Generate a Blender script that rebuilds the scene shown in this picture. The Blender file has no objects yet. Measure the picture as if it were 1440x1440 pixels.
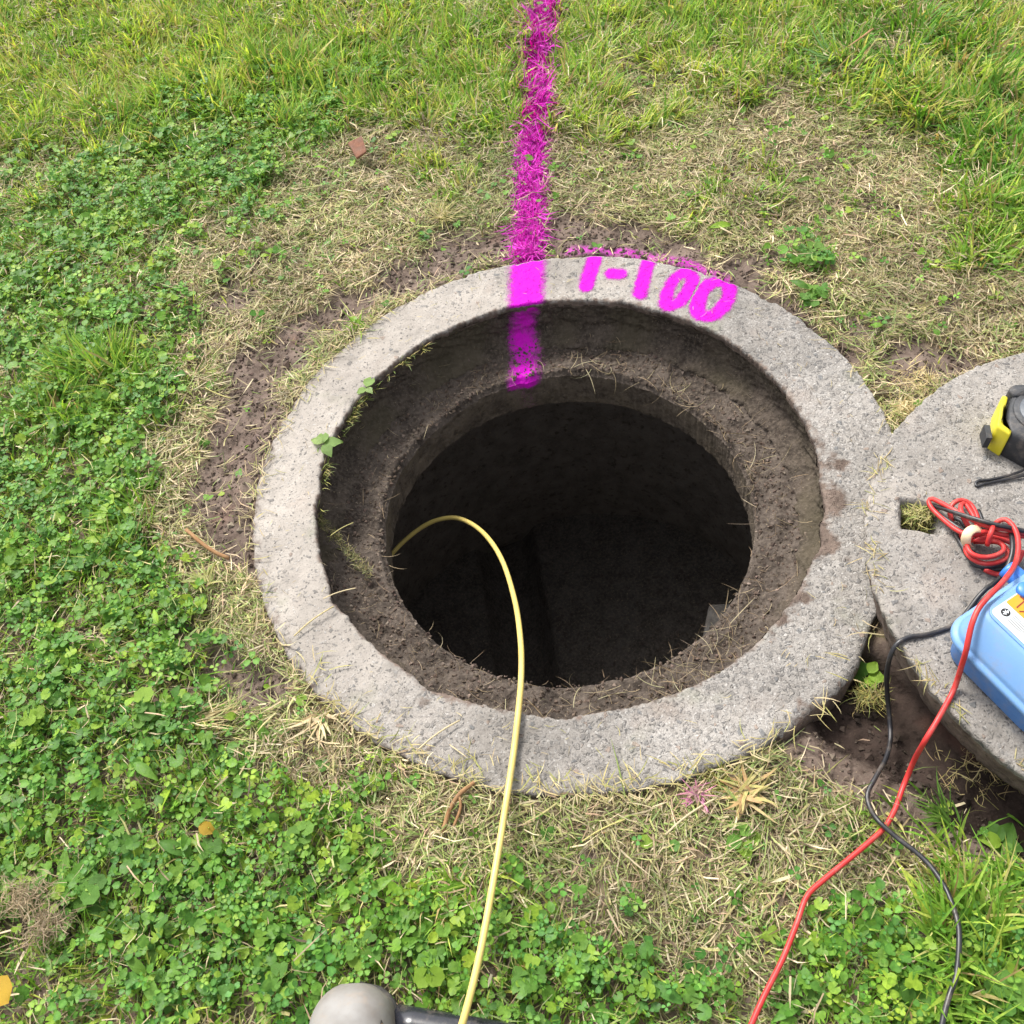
import bpy, math, random
import numpy as np
from mathutils import Matrix, Vector

SC = bpy.context.scene
COL = SC.collection
R = math.radians
rng = np.random.default_rng(7)
random.seed(7)

# ---------------------------------------------------------------- camera, sky, sun, exposure
cam_data = bpy.data.cameras.new('camera')
cam = bpy.data.objects.new('camera', cam_data)
COL.objects.link(cam)
cam.matrix_world = Matrix([[0.985447, 0.169982, -0.0, -0.10018], [-0.139828, 0.810631, -0.568617, -0.89723], [-0.096655, 0.560342, 0.822602, 1.22505]] + [[0, 0, 0, 1]])
cam_data.sensor_width = 36
cam_data.sensor_fit = 'HORIZONTAL'
cam_data.lens = 34.025
cam_data.clip_start = 0.02
cam_data.clip_end = 200
SC.camera = cam

SUN_EL, SUN_AZ = R(52), R(-28)          # azimuth measured from +y towards +x
world = bpy.data.worlds.new('World')
SC.world = world
world.use_nodes = True
wn = world.node_tree
wn.nodes.clear()
sky = wn.nodes.new('ShaderNodeTexSky')
sky.sky_type = 'NISHITA'
sky.sun_disc = False
sky.sun_elevation = SUN_EL
sky.sun_rotation = SUN_AZ
sky.dust_density = 4
hsv = wn.nodes.new('ShaderNodeHueSaturation')     # high thin cloud: a nearly white sky
hsv.inputs['Saturation'].default_value = 0.22
bg = wn.nodes.new('ShaderNodeBackground')
bg.inputs['Strength'].default_value = 0.112
wo = wn.nodes.new('ShaderNodeOutputWorld')
wn.links.new(sky.outputs[0], hsv.inputs['Color'])
wn.links.new(hsv.outputs[0], bg.inputs[0])
wn.links.new(bg.outputs[0], wo.inputs[0])

sd = bpy.data.lights.new('sun', 'SUN')
sd.energy = 1.5
sd.angle = R(14)
sd.color = (1, .955, .88)
sun = bpy.data.objects.new('sun', sd)
COL.objects.link(sun)
to_sun = Vector((math.sin(SUN_AZ) * math.cos(SUN_EL), math.cos(SUN_AZ) * math.cos(SUN_EL), math.sin(SUN_EL)))
sun.rotation_euler = to_sun.to_track_quat('Z', 'Y').to_euler()
sun.location = to_sun * 6

SC.view_settings.view_transform = 'Standard'
SC.view_settings.look = 'None'
SC.view_settings.gamma = 1
SC.view_settings.exposure = 1.53
SC.view_settings.use_curve_mapping = False

# ---------------------------------------------------------------- numpy noise and mesh helpers
def hash2(ix, iy, s):
    h = (ix.astype(np.int64) * 374761393 + iy.astype(np.int64) * 668265263 + s * 1442695041) & 0xffffffff
    h = ((h ^ (h >> 13)) * 1274126177) & 0xffffffff
    return ((h ^ (h >> 16)) & 0xffff) / 65535.0

def vnoise(x, y, s=0):
    ix, iy = np.floor(x), np.floor(y)
    fx, fy = x - ix, y - iy
    fx, fy = fx * fx * (3 - 2 * fx), fy * fy * (3 - 2 * fy)
    a, b = hash2(ix, iy, s), hash2(ix + 1, iy, s)
    c, d = hash2(ix, iy + 1, s), hash2(ix + 1, iy + 1, s)
    return (a * (1 - fx) + b * fx) * (1 - fy) + (c * (1 - fx) + d * fx) * fy

def fbm(x, y, f, oct=3, s=0):
    v, amp, tot = 0, 1, 0
    for k in range(oct):
        v = v + amp * vnoise(x * f + 17.3 * k, y * f - 9.1 * k, s + k)
        tot += amp
        amp *= .5
        f *= 2.1
    return v / tot

def sstep(a, b, x):
    t = np.clip((x - a) / (b - a), 0, 1)
    return t * t * (3 - 2 * t)

def tag(o, label=None, cat=None, group=None, kind=None):
    if label: o['label'] = label
    if cat: o['category'] = cat
    if group: o['group'] = group
    if kind: o['kind'] = kind
    return o

def link(name, me, parent=None):
    o = bpy.data.objects.new(name, me)
    COL.objects.link(o)
    if parent: o.parent = parent
    return o

def thing(name, label, cat, loc=(0, 0, 0), rotz=0, group=None):
    o = bpy.data.objects.new(name, None)
    o.empty_display_size = .05
    COL.objects.link(o)
    o.location = loc
    o.rotation_euler = (0, 0, rotz)
    return tag(o, label, cat, group)

def np_mesh(name, v, f, mat, attrs=None, smooth=False):
    """v (n,3); f (m,3) or (m,4) ints; attrs: name -> (n,) or (n,3) per point"""
    me = bpy.data.meshes.new(name)
    v = np.ascontiguousarray(v, np.float32)
    f = np.ascontiguousarray(f, np.int32)
    m, k = f.shape
    me.vertices.add(len(v))
    me.vertices.foreach_set('co', v.ravel())
    me.loops.add(m * k)
    me.loops.foreach_set('vertex_index', f.ravel())
    me.polygons.add(m)
    me.polygons.foreach_set('loop_start', np.arange(0, m * k, k, dtype=np.int32))
    me.polygons.foreach_set('use_smooth', np.full(m, smooth, bool))
    for an, a in (attrs or {}).items():
        a = np.asarray(a, np.float32)
        if a.ndim == 1:
            me.attributes.new(an, 'FLOAT', 'POINT').data.foreach_set('value', a)
        else:
            c = np.ones((len(v), 4), np.float32)
            c[:, :3] = a
            me.attributes.new(an, 'FLOAT_COLOR', 'POINT').data.foreach_set('color', c.ravel())
    me.update(calc_edges=True)
    me.validate()
    if mat: me.materials.append(mat)
    return me

def grid_faces(rows, cols, wrap=False, flip=False):
    r, c = np.meshgrid(np.arange(rows - 1), np.arange(cols if wrap else cols - 1), indexing='ij')
    c2 = (c + 1) % cols
    f = np.stack([r * cols + c, r * cols + c2, (r + 1) * cols + c2, (r + 1) * cols + c], -1).reshape(-1, 4)
    return f[:, ::-1] if flip else f

def spline(pts, step=.004):
    P = np.asarray(pts, float)
    P = np.vstack([2 * P[0] - P[1], P, 2 * P[-1] - P[-2]])
    out = []
    for i in range(1, len(P) - 2):
        p0, p1, p2, p3 = P[i - 1:i + 3]
        n = max(2, int(np.linalg.norm(p2 - p1) / step))
        t = np.linspace(0, 1, n, endpoint=False)[:, None]
        out.append(.5 * (2 * p1 + (p2 - p0) * t + (2 * p0 - 5 * p1 + 4 * p2 - p3) * t ** 2 + (3 * p1 - p0 - 3 * p2 + p3) * t ** 3))
    out.append(P[-2][None])
    return np.vstack(out)

def tube_arrays(pts, rad, sides=10, step=.004, flat=1.0, taper=None):
    c = spline(pts, step)
    t = np.gradient(c, axis=0)
    t /= np.linalg.norm(t, axis=1)[:, None] + 1e-12
    a = np.zeros_like(t)
    u0 = np.array([0, 0, 1.]) if abs(t[0, 2]) < .9 else np.array([0, 1., 0])
    a[0] = np.cross(t[0], u0); a[0] /= np.linalg.norm(a[0])
    for i in range(1, len(c)):
        w_ = a[i - 1] - t[i] * (a[i - 1] @ t[i])
        a[i] = w_ / (np.linalg.norm(w_) + 1e-12)
    b = np.cross(a, t)
    ang = np.linspace(0, 2 * np.pi, sides, endpoint=False)
    rr = np.full(len(c), rad) if taper is None else rad * np.interp(np.linspace(0, 1, len(c)), [0, 1], taper)
    v = c[:, None] + rr[:, None, None] * (np.cos(ang)[None, :, None] * a[:, None] + flat * np.sin(ang)[None, :, None] * b[:, None])
    n = len(c)
    f = grid_faces(n, sides, wrap=True)
    v = v.reshape(-1, 3)
    v = np.vstack([v, c[0], c[-1]])
    j = np.arange(sides); j2 = (j + 1) % sides
    cap0 = np.stack([j2, j, np.full(sides, n * sides), np.full(sides, n * sides)], -1)
    o = (n - 1) * sides
    cap1 = np.stack([o + j, o + j2, np.full(sides, n * sides + 1), np.full(sides, n * sides + 1)], -1)
    return v, f, np.vstack([cap0, cap1])[:, :3]

def join(parts):
    V, T, n = [], [], 0
    for v, q, t in parts:
        if len(q):
            T += [q[:, [0, 1, 2]] + n, q[:, [0, 2, 3]] + n]
        if len(t): T.append(t + n)
        V.append(v); n += len(v)
    return np.vstack(V), np.vstack(T)

def tubes(name, specs, mat, parent=None):
    v, t = join([tube_arrays(**s) for s in specs])
    return link(name, np_mesh(name, v, t, mat, smooth=True), parent)

# ---------------------------------------------------------------- materials
class NT:
    def __init__(s, name):
        s.m = bpy.data.materials.new(name)
        s.m.use_nodes = True
        s.t = s.m.node_tree
        s.t.nodes.clear()
        s.out = s.t.nodes.new('ShaderNodeOutputMaterial')
    def n(s, typ, ins=None, **kw):
        nd = s.t.nodes.new('ShaderNode' + typ)
        for k, v in kw.items(): setattr(nd, k, v)
        for k, v in (ins or {}).items(): s.set(nd.inputs[k], v)
        return nd
    def set(s, sock, v):
        if isinstance(v, bpy.types.NodeSocket): s.t.links.new(v, sock)
        elif hasattr(v, 'outputs'): s.t.links.new(v.outputs[0], sock)
        else:
            if isinstance(v, tuple) and len(v) == 3 and sock.type == 'RGBA': v = (*v, 1)
            sock.default_value = v
    def noise(s, scale, detail=3, vec=None, rough=.55):
        nd = s.n('TexNoise', {'Scale': scale, 'Detail': detail, 'Roughness': rough})
        s.set(nd.inputs['Vector'], vec or s.pos())
        return nd.outputs['Fac']
    def pos(s):
        if not hasattr(s, '_p'): s._p = s.n('TexCoord').outputs['Object']
        return s._p
    def ramp(s, fac, a, b, ca=0.0, cb=1.0):
        nd = s.n('MapRange', {0: fac, 1: a, 2: b, 3: ca, 4: cb})
        nd.interpolation_type = 'SMOOTHSTEP'
        return nd.outputs[0]
    def mix(s, fac, a, b, mode='MIX'):
        nd = s.n('Mix', data_type='RGBA', blend_type=mode)
        s.set(nd.inputs[0], fac); s.set(nd.inputs[6], a); s.set(nd.inputs[7], b)
        return nd.outputs[2]
    def math(s, op, a, b=0.0, c=0.0):
        nd = s.n('Math', operation=op)
        s.set(nd.inputs[0], a); s.set(nd.inputs[1], b); s.set(nd.inputs[2], c)
        return nd.outputs[0]
    def attr(s, name, fac=True):
        nd = s.n('Attribute', attribute_name=name)
        return nd.outputs['Fac' if fac else 'Color']
    def bump(s, h, strength, dist, normal=None):
        nd = s.n('Bump', {'Strength': strength, 'Distance': dist, 'Height': h})
        if normal is not None: s.set(nd.inputs['Normal'], normal)
        return nd.outputs[0]
    def bsdf(s, color, rough=.8, normal=None, spec=.5, **kw):
        nd = s.n('BsdfPrincipled', {'Base Color': color, 'Roughness': rough, 'Specular IOR Level': spec})
        if normal is not None: s.set(nd.inputs['Normal'], normal)
        for k, v in kw.items(): s.set(nd.inputs[k.replace('_', ' ')], v)
        return nd
    def done(s, sh):
        s.set(s.out.inputs['Surface'], sh)
        return s.m

PAINT = (.58, .006, .50)

def veg_material(name, trans=.35, rough=.5, spec=.35):
    t = NT(name)
    c = t.attr('col', False)
    oi = t.n('ObjectInfo').outputs['Random']
    c2 = t.mix(1.0, c, t.mix(oi, (.86, .86, .86), (1.1, 1.08, 1.0)), 'MULTIPLY')
    n1 = t.noise(210, 3)
    c2 = t.mix(1.0, c2, t.mix(t.ramp(n1, .3, .7), (.80, .84, .80), (1.16, 1.12, 1.05)), 'MULTIPLY')
    b = t.bsdf(c2, t.ramp(n1, .3, .7, rough * .8, rough * 1.2), t.bump(t.noise(330, 2), .35, .0012), spec=spec)
    tr = t.n('BsdfTranslucent', {'Color': t.mix(1.0, c2, (1.25, 1.2, .7), 'MULTIPLY')})
    return t.done(t.n('MixShader', {0: trans, 1: b, 2: tr}))

M_leaf = veg_material('leaf_green', .38, .48, .24)
M_straw = veg_material('dry_straw', .18, .6, .3)

def concrete_nodes(t):
    """weathered cast concrete: cement, exposed aggregate, pits, dust. returns colour, normal"""
    p = t.pos()
    warp = t.n('Mix', {0: .012, 4: p, 5: t.n('TexNoise', {'Scale': 60.0, 'Vector': p}).outputs['Color']}, data_type='VECTOR')
    pw = warp.outputs[1]
    big = t.noise(5.5, 3)
    mid = t.noise(38, 4)
    fine = t.noise(420, 3)
    exposed = t.attr('exposed')
    cem = t.mix(t.ramp(big, .3, .7), (.212, .197, .180), (.30, .281, .259))
    cem = t.mix(t.ramp(mid, .35, .7), cem, t.mix(.45, cem, (.37, .355, .335)))
    cem = t.mix(t.math('MULTIPLY', t.ramp(fine, .35, .62, .55, 0), 1.0), cem, (.13, .12, .11))
    cem = t.mix(t.ramp(exposed, .5, .1, 0, .75), cem, t.mix(mid, (.30, .270, .238), (.375, .343, .307)))
    cem = t.mix(t.ramp(exposed, .55, .95, 0, .55), cem, (.165, .158, .148))
    # coarse stones
    v1 = t.n('TexVoronoi', {'Vector': pw, 'Scale': 135.0, 'Randomness': 1.0})
    v1e = t.n('TexVoronoi', {'Vector': pw, 'Scale': 135.0}, feature='DISTANCE_TO_EDGE')
    s1 = t.n('SeparateColor', {0: v1.outputs['Color']})
    pick1 = t.math('GREATER_THAN', s1.outputs[0], t.math('SUBTRACT', 1.0, t.math('MULTIPLY', exposed, .60)))
    st1 = t.mix(s1.outputs[1], (.10, .098, .098), (.27, .25, .225))
    st1 = t.mix(t.ramp(s1.outputs[2], .86, .88), st1, (.115, .120, .125))
    st1 = t.mix(t.ramp(s1.outputs[2], .10, .08), st1, (.24, .185, .15))
    m1 = t.math('MULTIPLY', pick1, t.ramp(t.math('ADD', v1e.outputs['Distance'], t.math('MULTIPLY', t.math('SUBTRACT', fine, .5), .25)), .05, .20))
    # small stones
    v2 = t.n('TexVoronoi', {'Vector': pw, 'Scale': 270.0, 'Randomness': 1.0})
    v2e = t.n('TexVoronoi', {'Vector': pw, 'Scale': 270.0}, feature='DISTANCE_TO_EDGE')
    s2 = t.n('SeparateColor', {0: v2.outputs['Color']})
    pick2 = t.math('GREATER_THAN', s2.outputs[0], t.math('SUBTRACT', 1.0, t.math('ADD', .12, t.math('MULTIPLY', exposed, .62))))
    st2 = t.mix(s2.outputs[1], (.05, .05, .05), (.40, .385, .365))
    m2 = t.math('MULTIPLY', pick2, t.ramp(v2e.outputs['Distance'], .04, .2))
    col = t.mix(t.math('MULTIPLY', m2, .80), cem, st2)
    col = t.mix(t.math('MULTIPLY', m1, .75), col, st1)
    # gritty sand grains, light and dark
    sand = t.noise(330, 5, None, .75)
    col = t.mix(t.ramp(sand, .60, .70, 0, .75), col, (.42, .402, .38))
    col = t.mix(t.ramp(sand, .44, .34, 0, .85), col, (.07, .066, .061))
    # pits
    pit = t.ramp(t.noise(150, 2), .70, .76)
    pit = t.math('MULTIPLY', pit, t.ramp(t.noise(19, 2), .42, .6))
    col = t.mix(t.math('MULTIPLY', pit, .85), col, (.06, .055, .05))
    # hairline cracks and grey weather stains
    ck = t.n('TexVoronoi', {'Vector': t.n('Mix', {0: .05, 4: p, 5: t.n('TexNoise', {'Scale': 14.0, 'Vector': p}).outputs['Color']}, data_type='VECTOR').outputs[1], 'Scale': 4.2}, feature='DISTANCE_TO_EDGE').outputs['Distance']
    col = t.mix(t.math('MULTIPLY', t.ramp(ck, .009, .003), t.ramp(t.noise(5, 2), .56, .68, 0, .4)), col, (.07, .063, .055))
    col = t.mix(t.ramp(t.noise(16, 5, None, .7), .52, .72, 0, .5), col, (.13, .12, .108))
    col = t.mix(1.0, col, t.mix(t.ramp(t.noise(4.2, 4, None, .65), .32, .66), (.74, .73, .72), (1.06, 1.05, 1.04)), 'MULTIPLY')
    # rusty and lichen tints
    col = t.mix(t.ramp(t.noise(9, 3), .56, .78, 0, .3), col, (.25, .18, .14))
    col = t.mix(t.ramp(t.noise(14, 3), .60, .8, 0, .35), col, (.16, .175, .10))
    h = t.math('ADD', t.math('MULTIPLY', m1, .9), t.math('ADD', t.math('MULTIPLY', m2, .4), t.math('MULTIPLY', fine, .5)))
    h = t.math('SUBTRACT', h, t.math('MULTIPLY', pit, 2.0))
    nrm = t.bump(h, .75, .0016)
    nrm = t.bump(mid, .5, .004, nrm)
    return col, nrm

def soil_colour(t, dark=(.072, .051, .041), light=(.165, .123, .101)):
    a = t.noise(26, 4)
    b = t.noise(160, 4)
    c = t.mix(t.ramp(a, .3, .7), dark, light)
    c = t.mix(t.ramp(b, .35, .7, 0, .75), c, t.mix(.5, c, (.16, .13, .105)))
    c = t.mix(t.ramp(t.noise(330, 2), .64, .72, 0, .7), c, (.24, .19, .13))
    c = t.mix(t.ramp(t.noise(75, 3), .55, .72, 0, .7), c, (.032, .023, .018))
    h = t.math('ADD', t.math('MULTIPLY', a, 1.0), t.math('MULTIPLY', b, .6))
    return c, h

def speckle_paint(t, col, mask, soft=.16):
    n = t.math('ADD', t.math('MULTIPLY', t.noise(520, 2), .55), t.math('MULTIPLY', t.noise(130, 2), .45))
    f = t.math('SUBTRACT', t.math('ADD', mask, t.math('MULTIPLY', n, .7)), .35)
    f = t.ramp(f, .5 - soft, .5 + soft)
    return f, t.mix(f, col, PAINT)

def M_concrete_make():
    t = NT('cast_concrete')
    col, nrm = concrete_nodes(t)
    sc, sh = soil_colour(t)
    d = t.math('ADD', t.attr('dirt_shade'), t.math('MULTIPLY', t.math('SUBTRACT', t.noise(70, 4), .5), 1.1))
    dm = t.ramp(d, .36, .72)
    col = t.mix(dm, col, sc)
    return t.done(t.bsdf(col, .88, nrm, .25))
M_concrete = M_concrete_make()

def M_paint_make():
    t = NT('magenta_marking_paint')
    col, nrm = concrete_nodes(t)
    f, pc = speckle_paint(t, col, t.attr('paint'), .26)
    b = t.bsdf(t.mix(t.ramp(t.noise(150, 4), .3, .7), (.34, .003, .30), (.56, .006, .50)), .7, nrm, .12)
    tr = t.n('BsdfTransparent')
    return t.done(t.n('MixShader', {0: f, 1: tr, 2: b}))
M_paint = M_paint_make()

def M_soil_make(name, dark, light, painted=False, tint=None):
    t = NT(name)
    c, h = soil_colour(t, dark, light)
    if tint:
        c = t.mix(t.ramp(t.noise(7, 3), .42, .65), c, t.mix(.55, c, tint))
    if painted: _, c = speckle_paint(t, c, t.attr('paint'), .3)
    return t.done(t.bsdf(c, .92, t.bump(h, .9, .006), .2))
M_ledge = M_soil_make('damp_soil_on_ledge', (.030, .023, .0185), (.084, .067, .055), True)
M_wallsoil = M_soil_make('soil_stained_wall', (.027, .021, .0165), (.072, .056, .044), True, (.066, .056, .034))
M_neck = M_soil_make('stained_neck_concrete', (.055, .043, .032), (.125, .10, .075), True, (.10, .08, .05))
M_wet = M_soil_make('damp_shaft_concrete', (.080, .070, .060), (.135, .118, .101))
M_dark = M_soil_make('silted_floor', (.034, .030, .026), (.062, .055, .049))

def M_ground_make():
    t = NT('soil_and_thatch')
    c, h = soil_colour(t)
    c = t.mix(t.math('MINIMUM', t.math('MULTIPLY', t.attr('pit_dark'), 1.25), 1.0), c, t.mix(1.0, c, (.27, .25, .25), 'MULTIPLY'))  # soil colour multiplied darker inside the dug pits
    st = t.attr('straw')
    th = t.mix(t.noise(300, 4), (.07, .055, .035), (.23, .18, .10))
    c = t.mix(t.math('MULTIPLY', st, t.ramp(t.noise(55, 4), .3, .62)), c, th)
    c = t.mix(t.attr('far'), c, t.mix(t.noise(40, 4), (.05, .085, .02), (.14, .17, .05)))
    c = t.mix(t.ramp(t.noise(11, 2), .58, .72, 0, .35), c, t.mix(.5, c, (.19, .085, .06)))
    _, c = speckle_paint(t, c, t.attr('paint'), .3)
    return t.done(t.bsdf(c, .95, t.bump(h, .55, .006), .15))
M_ground = M_ground_make()

def plain(name, col, rough=.5, spec=.5, col2=None, scale=30, bump=0, dust=.3, **kw):
    t = NT(name)
    n = t.noise(scale, 4)
    c = t.mix(t.ramp(n, .3, .75), col, col2 or tuple(x * .85 for x in col))
    nr = t.bump(t.noise(scale * 9, 3), .3, bump) if bump else None
    if dust:
        c = t.mix(t.math('MULTIPLY', t.ramp(t.noise(45, 5, None, .7), .48, .75), dust), c, (.26, .21, .165))
        c = t.mix(t.ramp(t.noise(420, 2), .68, .74, 0, dust), c, (.20, .155, .12))
    return t.done(t.bsdf(c, t.ramp(t.noise(scale * 2, 3), .3, .7, rough * .85, min(1, rough * 1.15)), nr, spec, **kw))
M_rod = plain('yellow_fibreglass', (.62, .49, .15), .42, .4, (.55, .42, .12), 18)
M_red = plain('red_pvc', (.52, .032, .028), .45, .4, (.42, .026, .026), 40)
M_black = plain('black_pvc', (.012, .012, .014), .4, .5, (.022, .022, .026), 40)
M_band = plain('cream_rubber', (.72, .56, .36), .55, .4, (.62, .46, .28), 60)
M_lightblue = plain('pale_blue_plastic', (.135, .265, .49), .45, .35, (.125, .25, .47), 25, .0004)
M_blue = plain('blue_plastic', (.060, .175, .44), .5, .45, (.05, .155, .41), 25, .0004)
M_knobblue = plain('bright_blue_plastic', (.035, .17, .58), .4, .5)
M_white = plain('white_label', (.50, .53, .545), .5, .3, (.47, .50, .52))
M_orange = plain('orange_label', (.58, .26, .02), .5, .3, (.55, .24, .02))
M_ink = plain('black_ink', (.012, .012, .014), .6, .3)
M_pen = plain('red_brown_pen', (.20, .03, .015), .6, .3)
M_tapeyellow = plain('yellow_case', (.60, .52, .03), .4, .4, (.56, .48, .025))
M_rubber = plain('black_rubber', (.022, .023, .026), .6, .4, (.035, .037, .042), 80, .0003)
M_disc = plain('grey_disc', (.075, .085, .10), .5, .4, (.06, .07, .085), 60)
M_boot = plain('scuffed_grey_leather', (.235, .228, .217), .6, .3, (.125, .104, .086), 14, .0012, .55)
M_sole = plain('dark_sole', (.05, .048, .045), .8, .3)
M_tan = plain('tan_lining', (.42, .28, .11), .8, .2, (.26, .16, .06))
M_pipe = plain('glossy_black_tube', (.014, .015, .02), .22, .5, (.02, .021, .028), 30)
M_chip = plain('terracotta', (.20, .095, .06), .9, .2, (.14, .07, .05), 70, .001)
M_step = plain('grey_step', (.045, .042, .040), .85, .3, (.032, .029, .026), 30, .001)
M_root = plain('pale_root', (.33, .25, .17), .8, .2, (.22, .15, .09), 50)
M_twig = plain('brown_twig', (.22, .115, .05), .85, .2, (.30, .18, .09), 60)

# ---------------------------------------------------------------- the lie of the land
def blobs(lst, x, y):
    s = np.zeros_like(x)
    for bx, by, br, amp in lst:
        s = s + amp * np.exp(-((x - bx) ** 2 + (y - by) ** 2) / (br * br))
    return s

CLOVER = [(-0.585,1.158,0.220,1.00), (-0.404,1.218,0.200,1.00), (-0.719,0.961,0.220,1.00), (-0.863,0.599,0.200,1.00), (-0.969,0.861,0.200,1.00), (-0.903,0.386,0.170,1.00), (-0.747,0.251,0.100,1.00), (-0.828,0.005,0.170,1.00), (-0.715,-0.095,0.120,1.00), (-0.795,-0.245,0.160,1.00), (-0.658,-0.270,0.100,1.00), (-0.732,-0.440,0.180,1.00), (-0.530,-0.474,0.110,1.00), (-0.599,-0.594,0.180,1.00), (-0.438,-0.595,0.130,0.90), (-0.328,-0.669,0.110,0.80), (-0.262,-0.695,0.090,0.80), (-0.058,-0.734,0.070,0.80), (-0.164,-0.725,0.080,0.80), (0.035,-0.763,0.070,0.80), (0.184,-0.734,0.050,0.70), (0.221,-0.792,0.090,1.00), (0.341,-0.796,0.100,1.00), (0.523,0.390,0.045,0.80), (0.481,0.297,0.045,0.70), (-0.556,-0.533,0.120,1.00), (-0.549,0.989,0.150,1.00), (-0.921,0.165,0.150,1.00), (0.575,-0.070,0.000,1.00), (0.435,-0.637,0.070,0.80), (-0.373,-0.545,0.060,0.60), (-0.197,-0.596,0.050,0.50)]
GRASS = [(-1.013,1.730,0.450,1.00), (-0.451,1.547,0.380,1.00), (-0.086,1.239,0.240,1.00), (0.402,1.333,0.260,1.00), (0.695,1.174,0.230,0.90), (1.064,0.995,0.270,1.00), (0.979,0.606,0.180,1.00), (0.877,0.376,0.160,1.00), (0.785,0.808,0.090,1.00), (-0.072,1.062,0.160,0.80), (0.487,1.004,0.120,0.70), (0.123,1.087,0.120,0.70), (-0.630,1.504,0.300,1.00), (-0.823,0.368,0.110,0.70), (-0.734,0.400,0.080,0.60), (-1.099,1.428,0.300,1.00), (0.332,-0.757,0.070,0.80), (0.341,-0.586,0.060,0.80), (0.287,-0.550,0.050,0.70), (0.404,-0.699,0.060,0.80), (0.481,0.653,0.120,0.60), (0.220,0.846,0.160,0.70), (0.616,0.550,0.100,0.50), (0.288,0.617,0.080,0.45), (-0.159,0.807,0.100,0.50), (-0.751,0.043,0.120,0.60), (-0.557,0.666,0.080,0.70), (0.362,-0.747,0.100,1.00), (-0.093,-0.609,0.050,0.40), (-0.236,-0.619,0.060,0.40)]
DIRT = [(-0.539,0.158,0.062,1.10), (-0.564,0.061,0.055,1.00), (-0.518,-0.031,0.045,1.10), (-0.478,0.358,0.075,1.10), (-0.398,0.466,0.080,1.10), (-0.522,0.258,0.068,1.10), (-0.323,0.486,0.050,1.00), (-0.238,0.544,0.060,0.80), (-0.125,0.572,0.060,1.20), (-0.040,0.585,0.050,1.20), (0.098,0.577,0.060,1.20), (0.201,0.537,0.050,1.20), (0.296,0.478,0.055,1.20), (0.379,0.388,0.050,1.20), (0.437,0.281,0.045,1.20), (0.487,0.165,0.040,1.20), (0.598,0.106,0.050,1.20), (0.661,0.116,0.040,1.00), (-0.473,-0.260,0.050,0.70), (-0.525,-0.250,0.040,0.60), (0.291,-0.444,0.075,1.90), (0.343,-0.484,0.075,1.80), (0.250,-0.452,0.050,1.50), (0.390,-0.531,0.070,1.70), (0.427,-0.574,0.060,1.80), (0.461,-0.598,0.060,1.80), (0.336,-0.411,0.050,1.50), (0.151,-0.468,0.020,0.60), (-0.554,0.563,0.050,0.50), (0.602,-0.003,0.030,0.60)]
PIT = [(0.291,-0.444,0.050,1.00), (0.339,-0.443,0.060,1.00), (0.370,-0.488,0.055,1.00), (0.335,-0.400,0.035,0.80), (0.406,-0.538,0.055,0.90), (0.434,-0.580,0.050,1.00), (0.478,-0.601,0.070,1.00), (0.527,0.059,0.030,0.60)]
RING_C = (-.012, 0.0)
LID_C = (.7224, -.361)

def ring_rt(x, y):
    return np.hypot(x, y), np.degrees(np.arctan2(y, x))

def fields(x, y):
    n1, n2 = fbm(x, y, 9, 3, 11) - .5, fbm(x, y, 26, 3, 23) - .5
    far = sstep(1.0, 2.6, np.hypot(x, y * .75))
    n3 = fbm(x, y, 2.2, 3, 5)
    c = sstep(.30, .95, blobs(CLOVER, x, y) + 1.5 * n1 + 1.0 * n2 + far * (n3 - .45) * 1.2)
    g = sstep(.30, .95, blobs(GRASS, x, y) - 1.2 * n1 + .8 * n2 + far * .5)
    d = sstep(.20, .72, blobs(DIRT, x, y) + 1.2 * n1 + 1.1 * n2)
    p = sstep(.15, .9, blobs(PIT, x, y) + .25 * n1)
    return c, g, d, p

def ground_z(x, y, fl=None):
    c, g, d, p = fl if fl is not None else fields(x, y)
    r, th = ring_rt(x, y)
    z = -.021 + .012 * (fbm(x, y, 3.1, 2, 3) - .5) + .012 * (fbm(x, y, 16, 3, 4) - .5)
    z = z + d * (.006 * (fbm(x, y, 48, 3, 9) - .5) - .004)
    z = z - .030 * p + .014 * p * (fbm(x, y, 38, 3, 171) - .5)
    near = np.exp(-((r - .5) / .05) ** 2)
    left = near * sstep(60, 130, np.abs(th)) * (np.abs(th) > 0)
    z = z + left * .008
    cre = np.exp(-((r - .511) / .013) ** 2) * sstep(5, 25, th) * sstep(110, 92, th)
    z = z - .045 * cre
    lid = np.hypot(x - LID_C[0], y - LID_C[1])
    zmax = np.where(lid < .385, -.024 + .02 * sstep(.30, .385, lid), .05)
    zmax = np.where(r < .498, np.minimum(zmax, -.010), zmax)
    k = sstep(1.5, 8, r)
    z = z + k * .25 * (fbm(x, y, .25, 2, 8) - .5)
    return np.minimum(z, zmax)

STRIPE = [(0.4649,2.6638,-0.0200), (0.2179,1.5677,-0.0200), (0.1879,1.4379,-0.0200), (0.1364,1.1995,-0.0200), (0.0765,0.8873,-0.0200), (0.0379,0.6841,-0.0200), (0.0114,0.5370,-0.0200)]
STRIPE = np.array(STRIPE)[:, :2]

def seg_dist(x, y, poly):
    best = np.full(np.shape(x), 9.0)
    for a, b in zip(poly[:-1], poly[1:]):
        ab = b - a
        t = np.clip(((x - a[0]) * ab[0] + (y - a[1]) * ab[1]) / (ab @ ab + 1e-12), 0, 1)
        best = np.minimum(best, np.hypot(x - a[0] - t * ab[0], y - a[1] - t * ab[1]))
    return best

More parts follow.
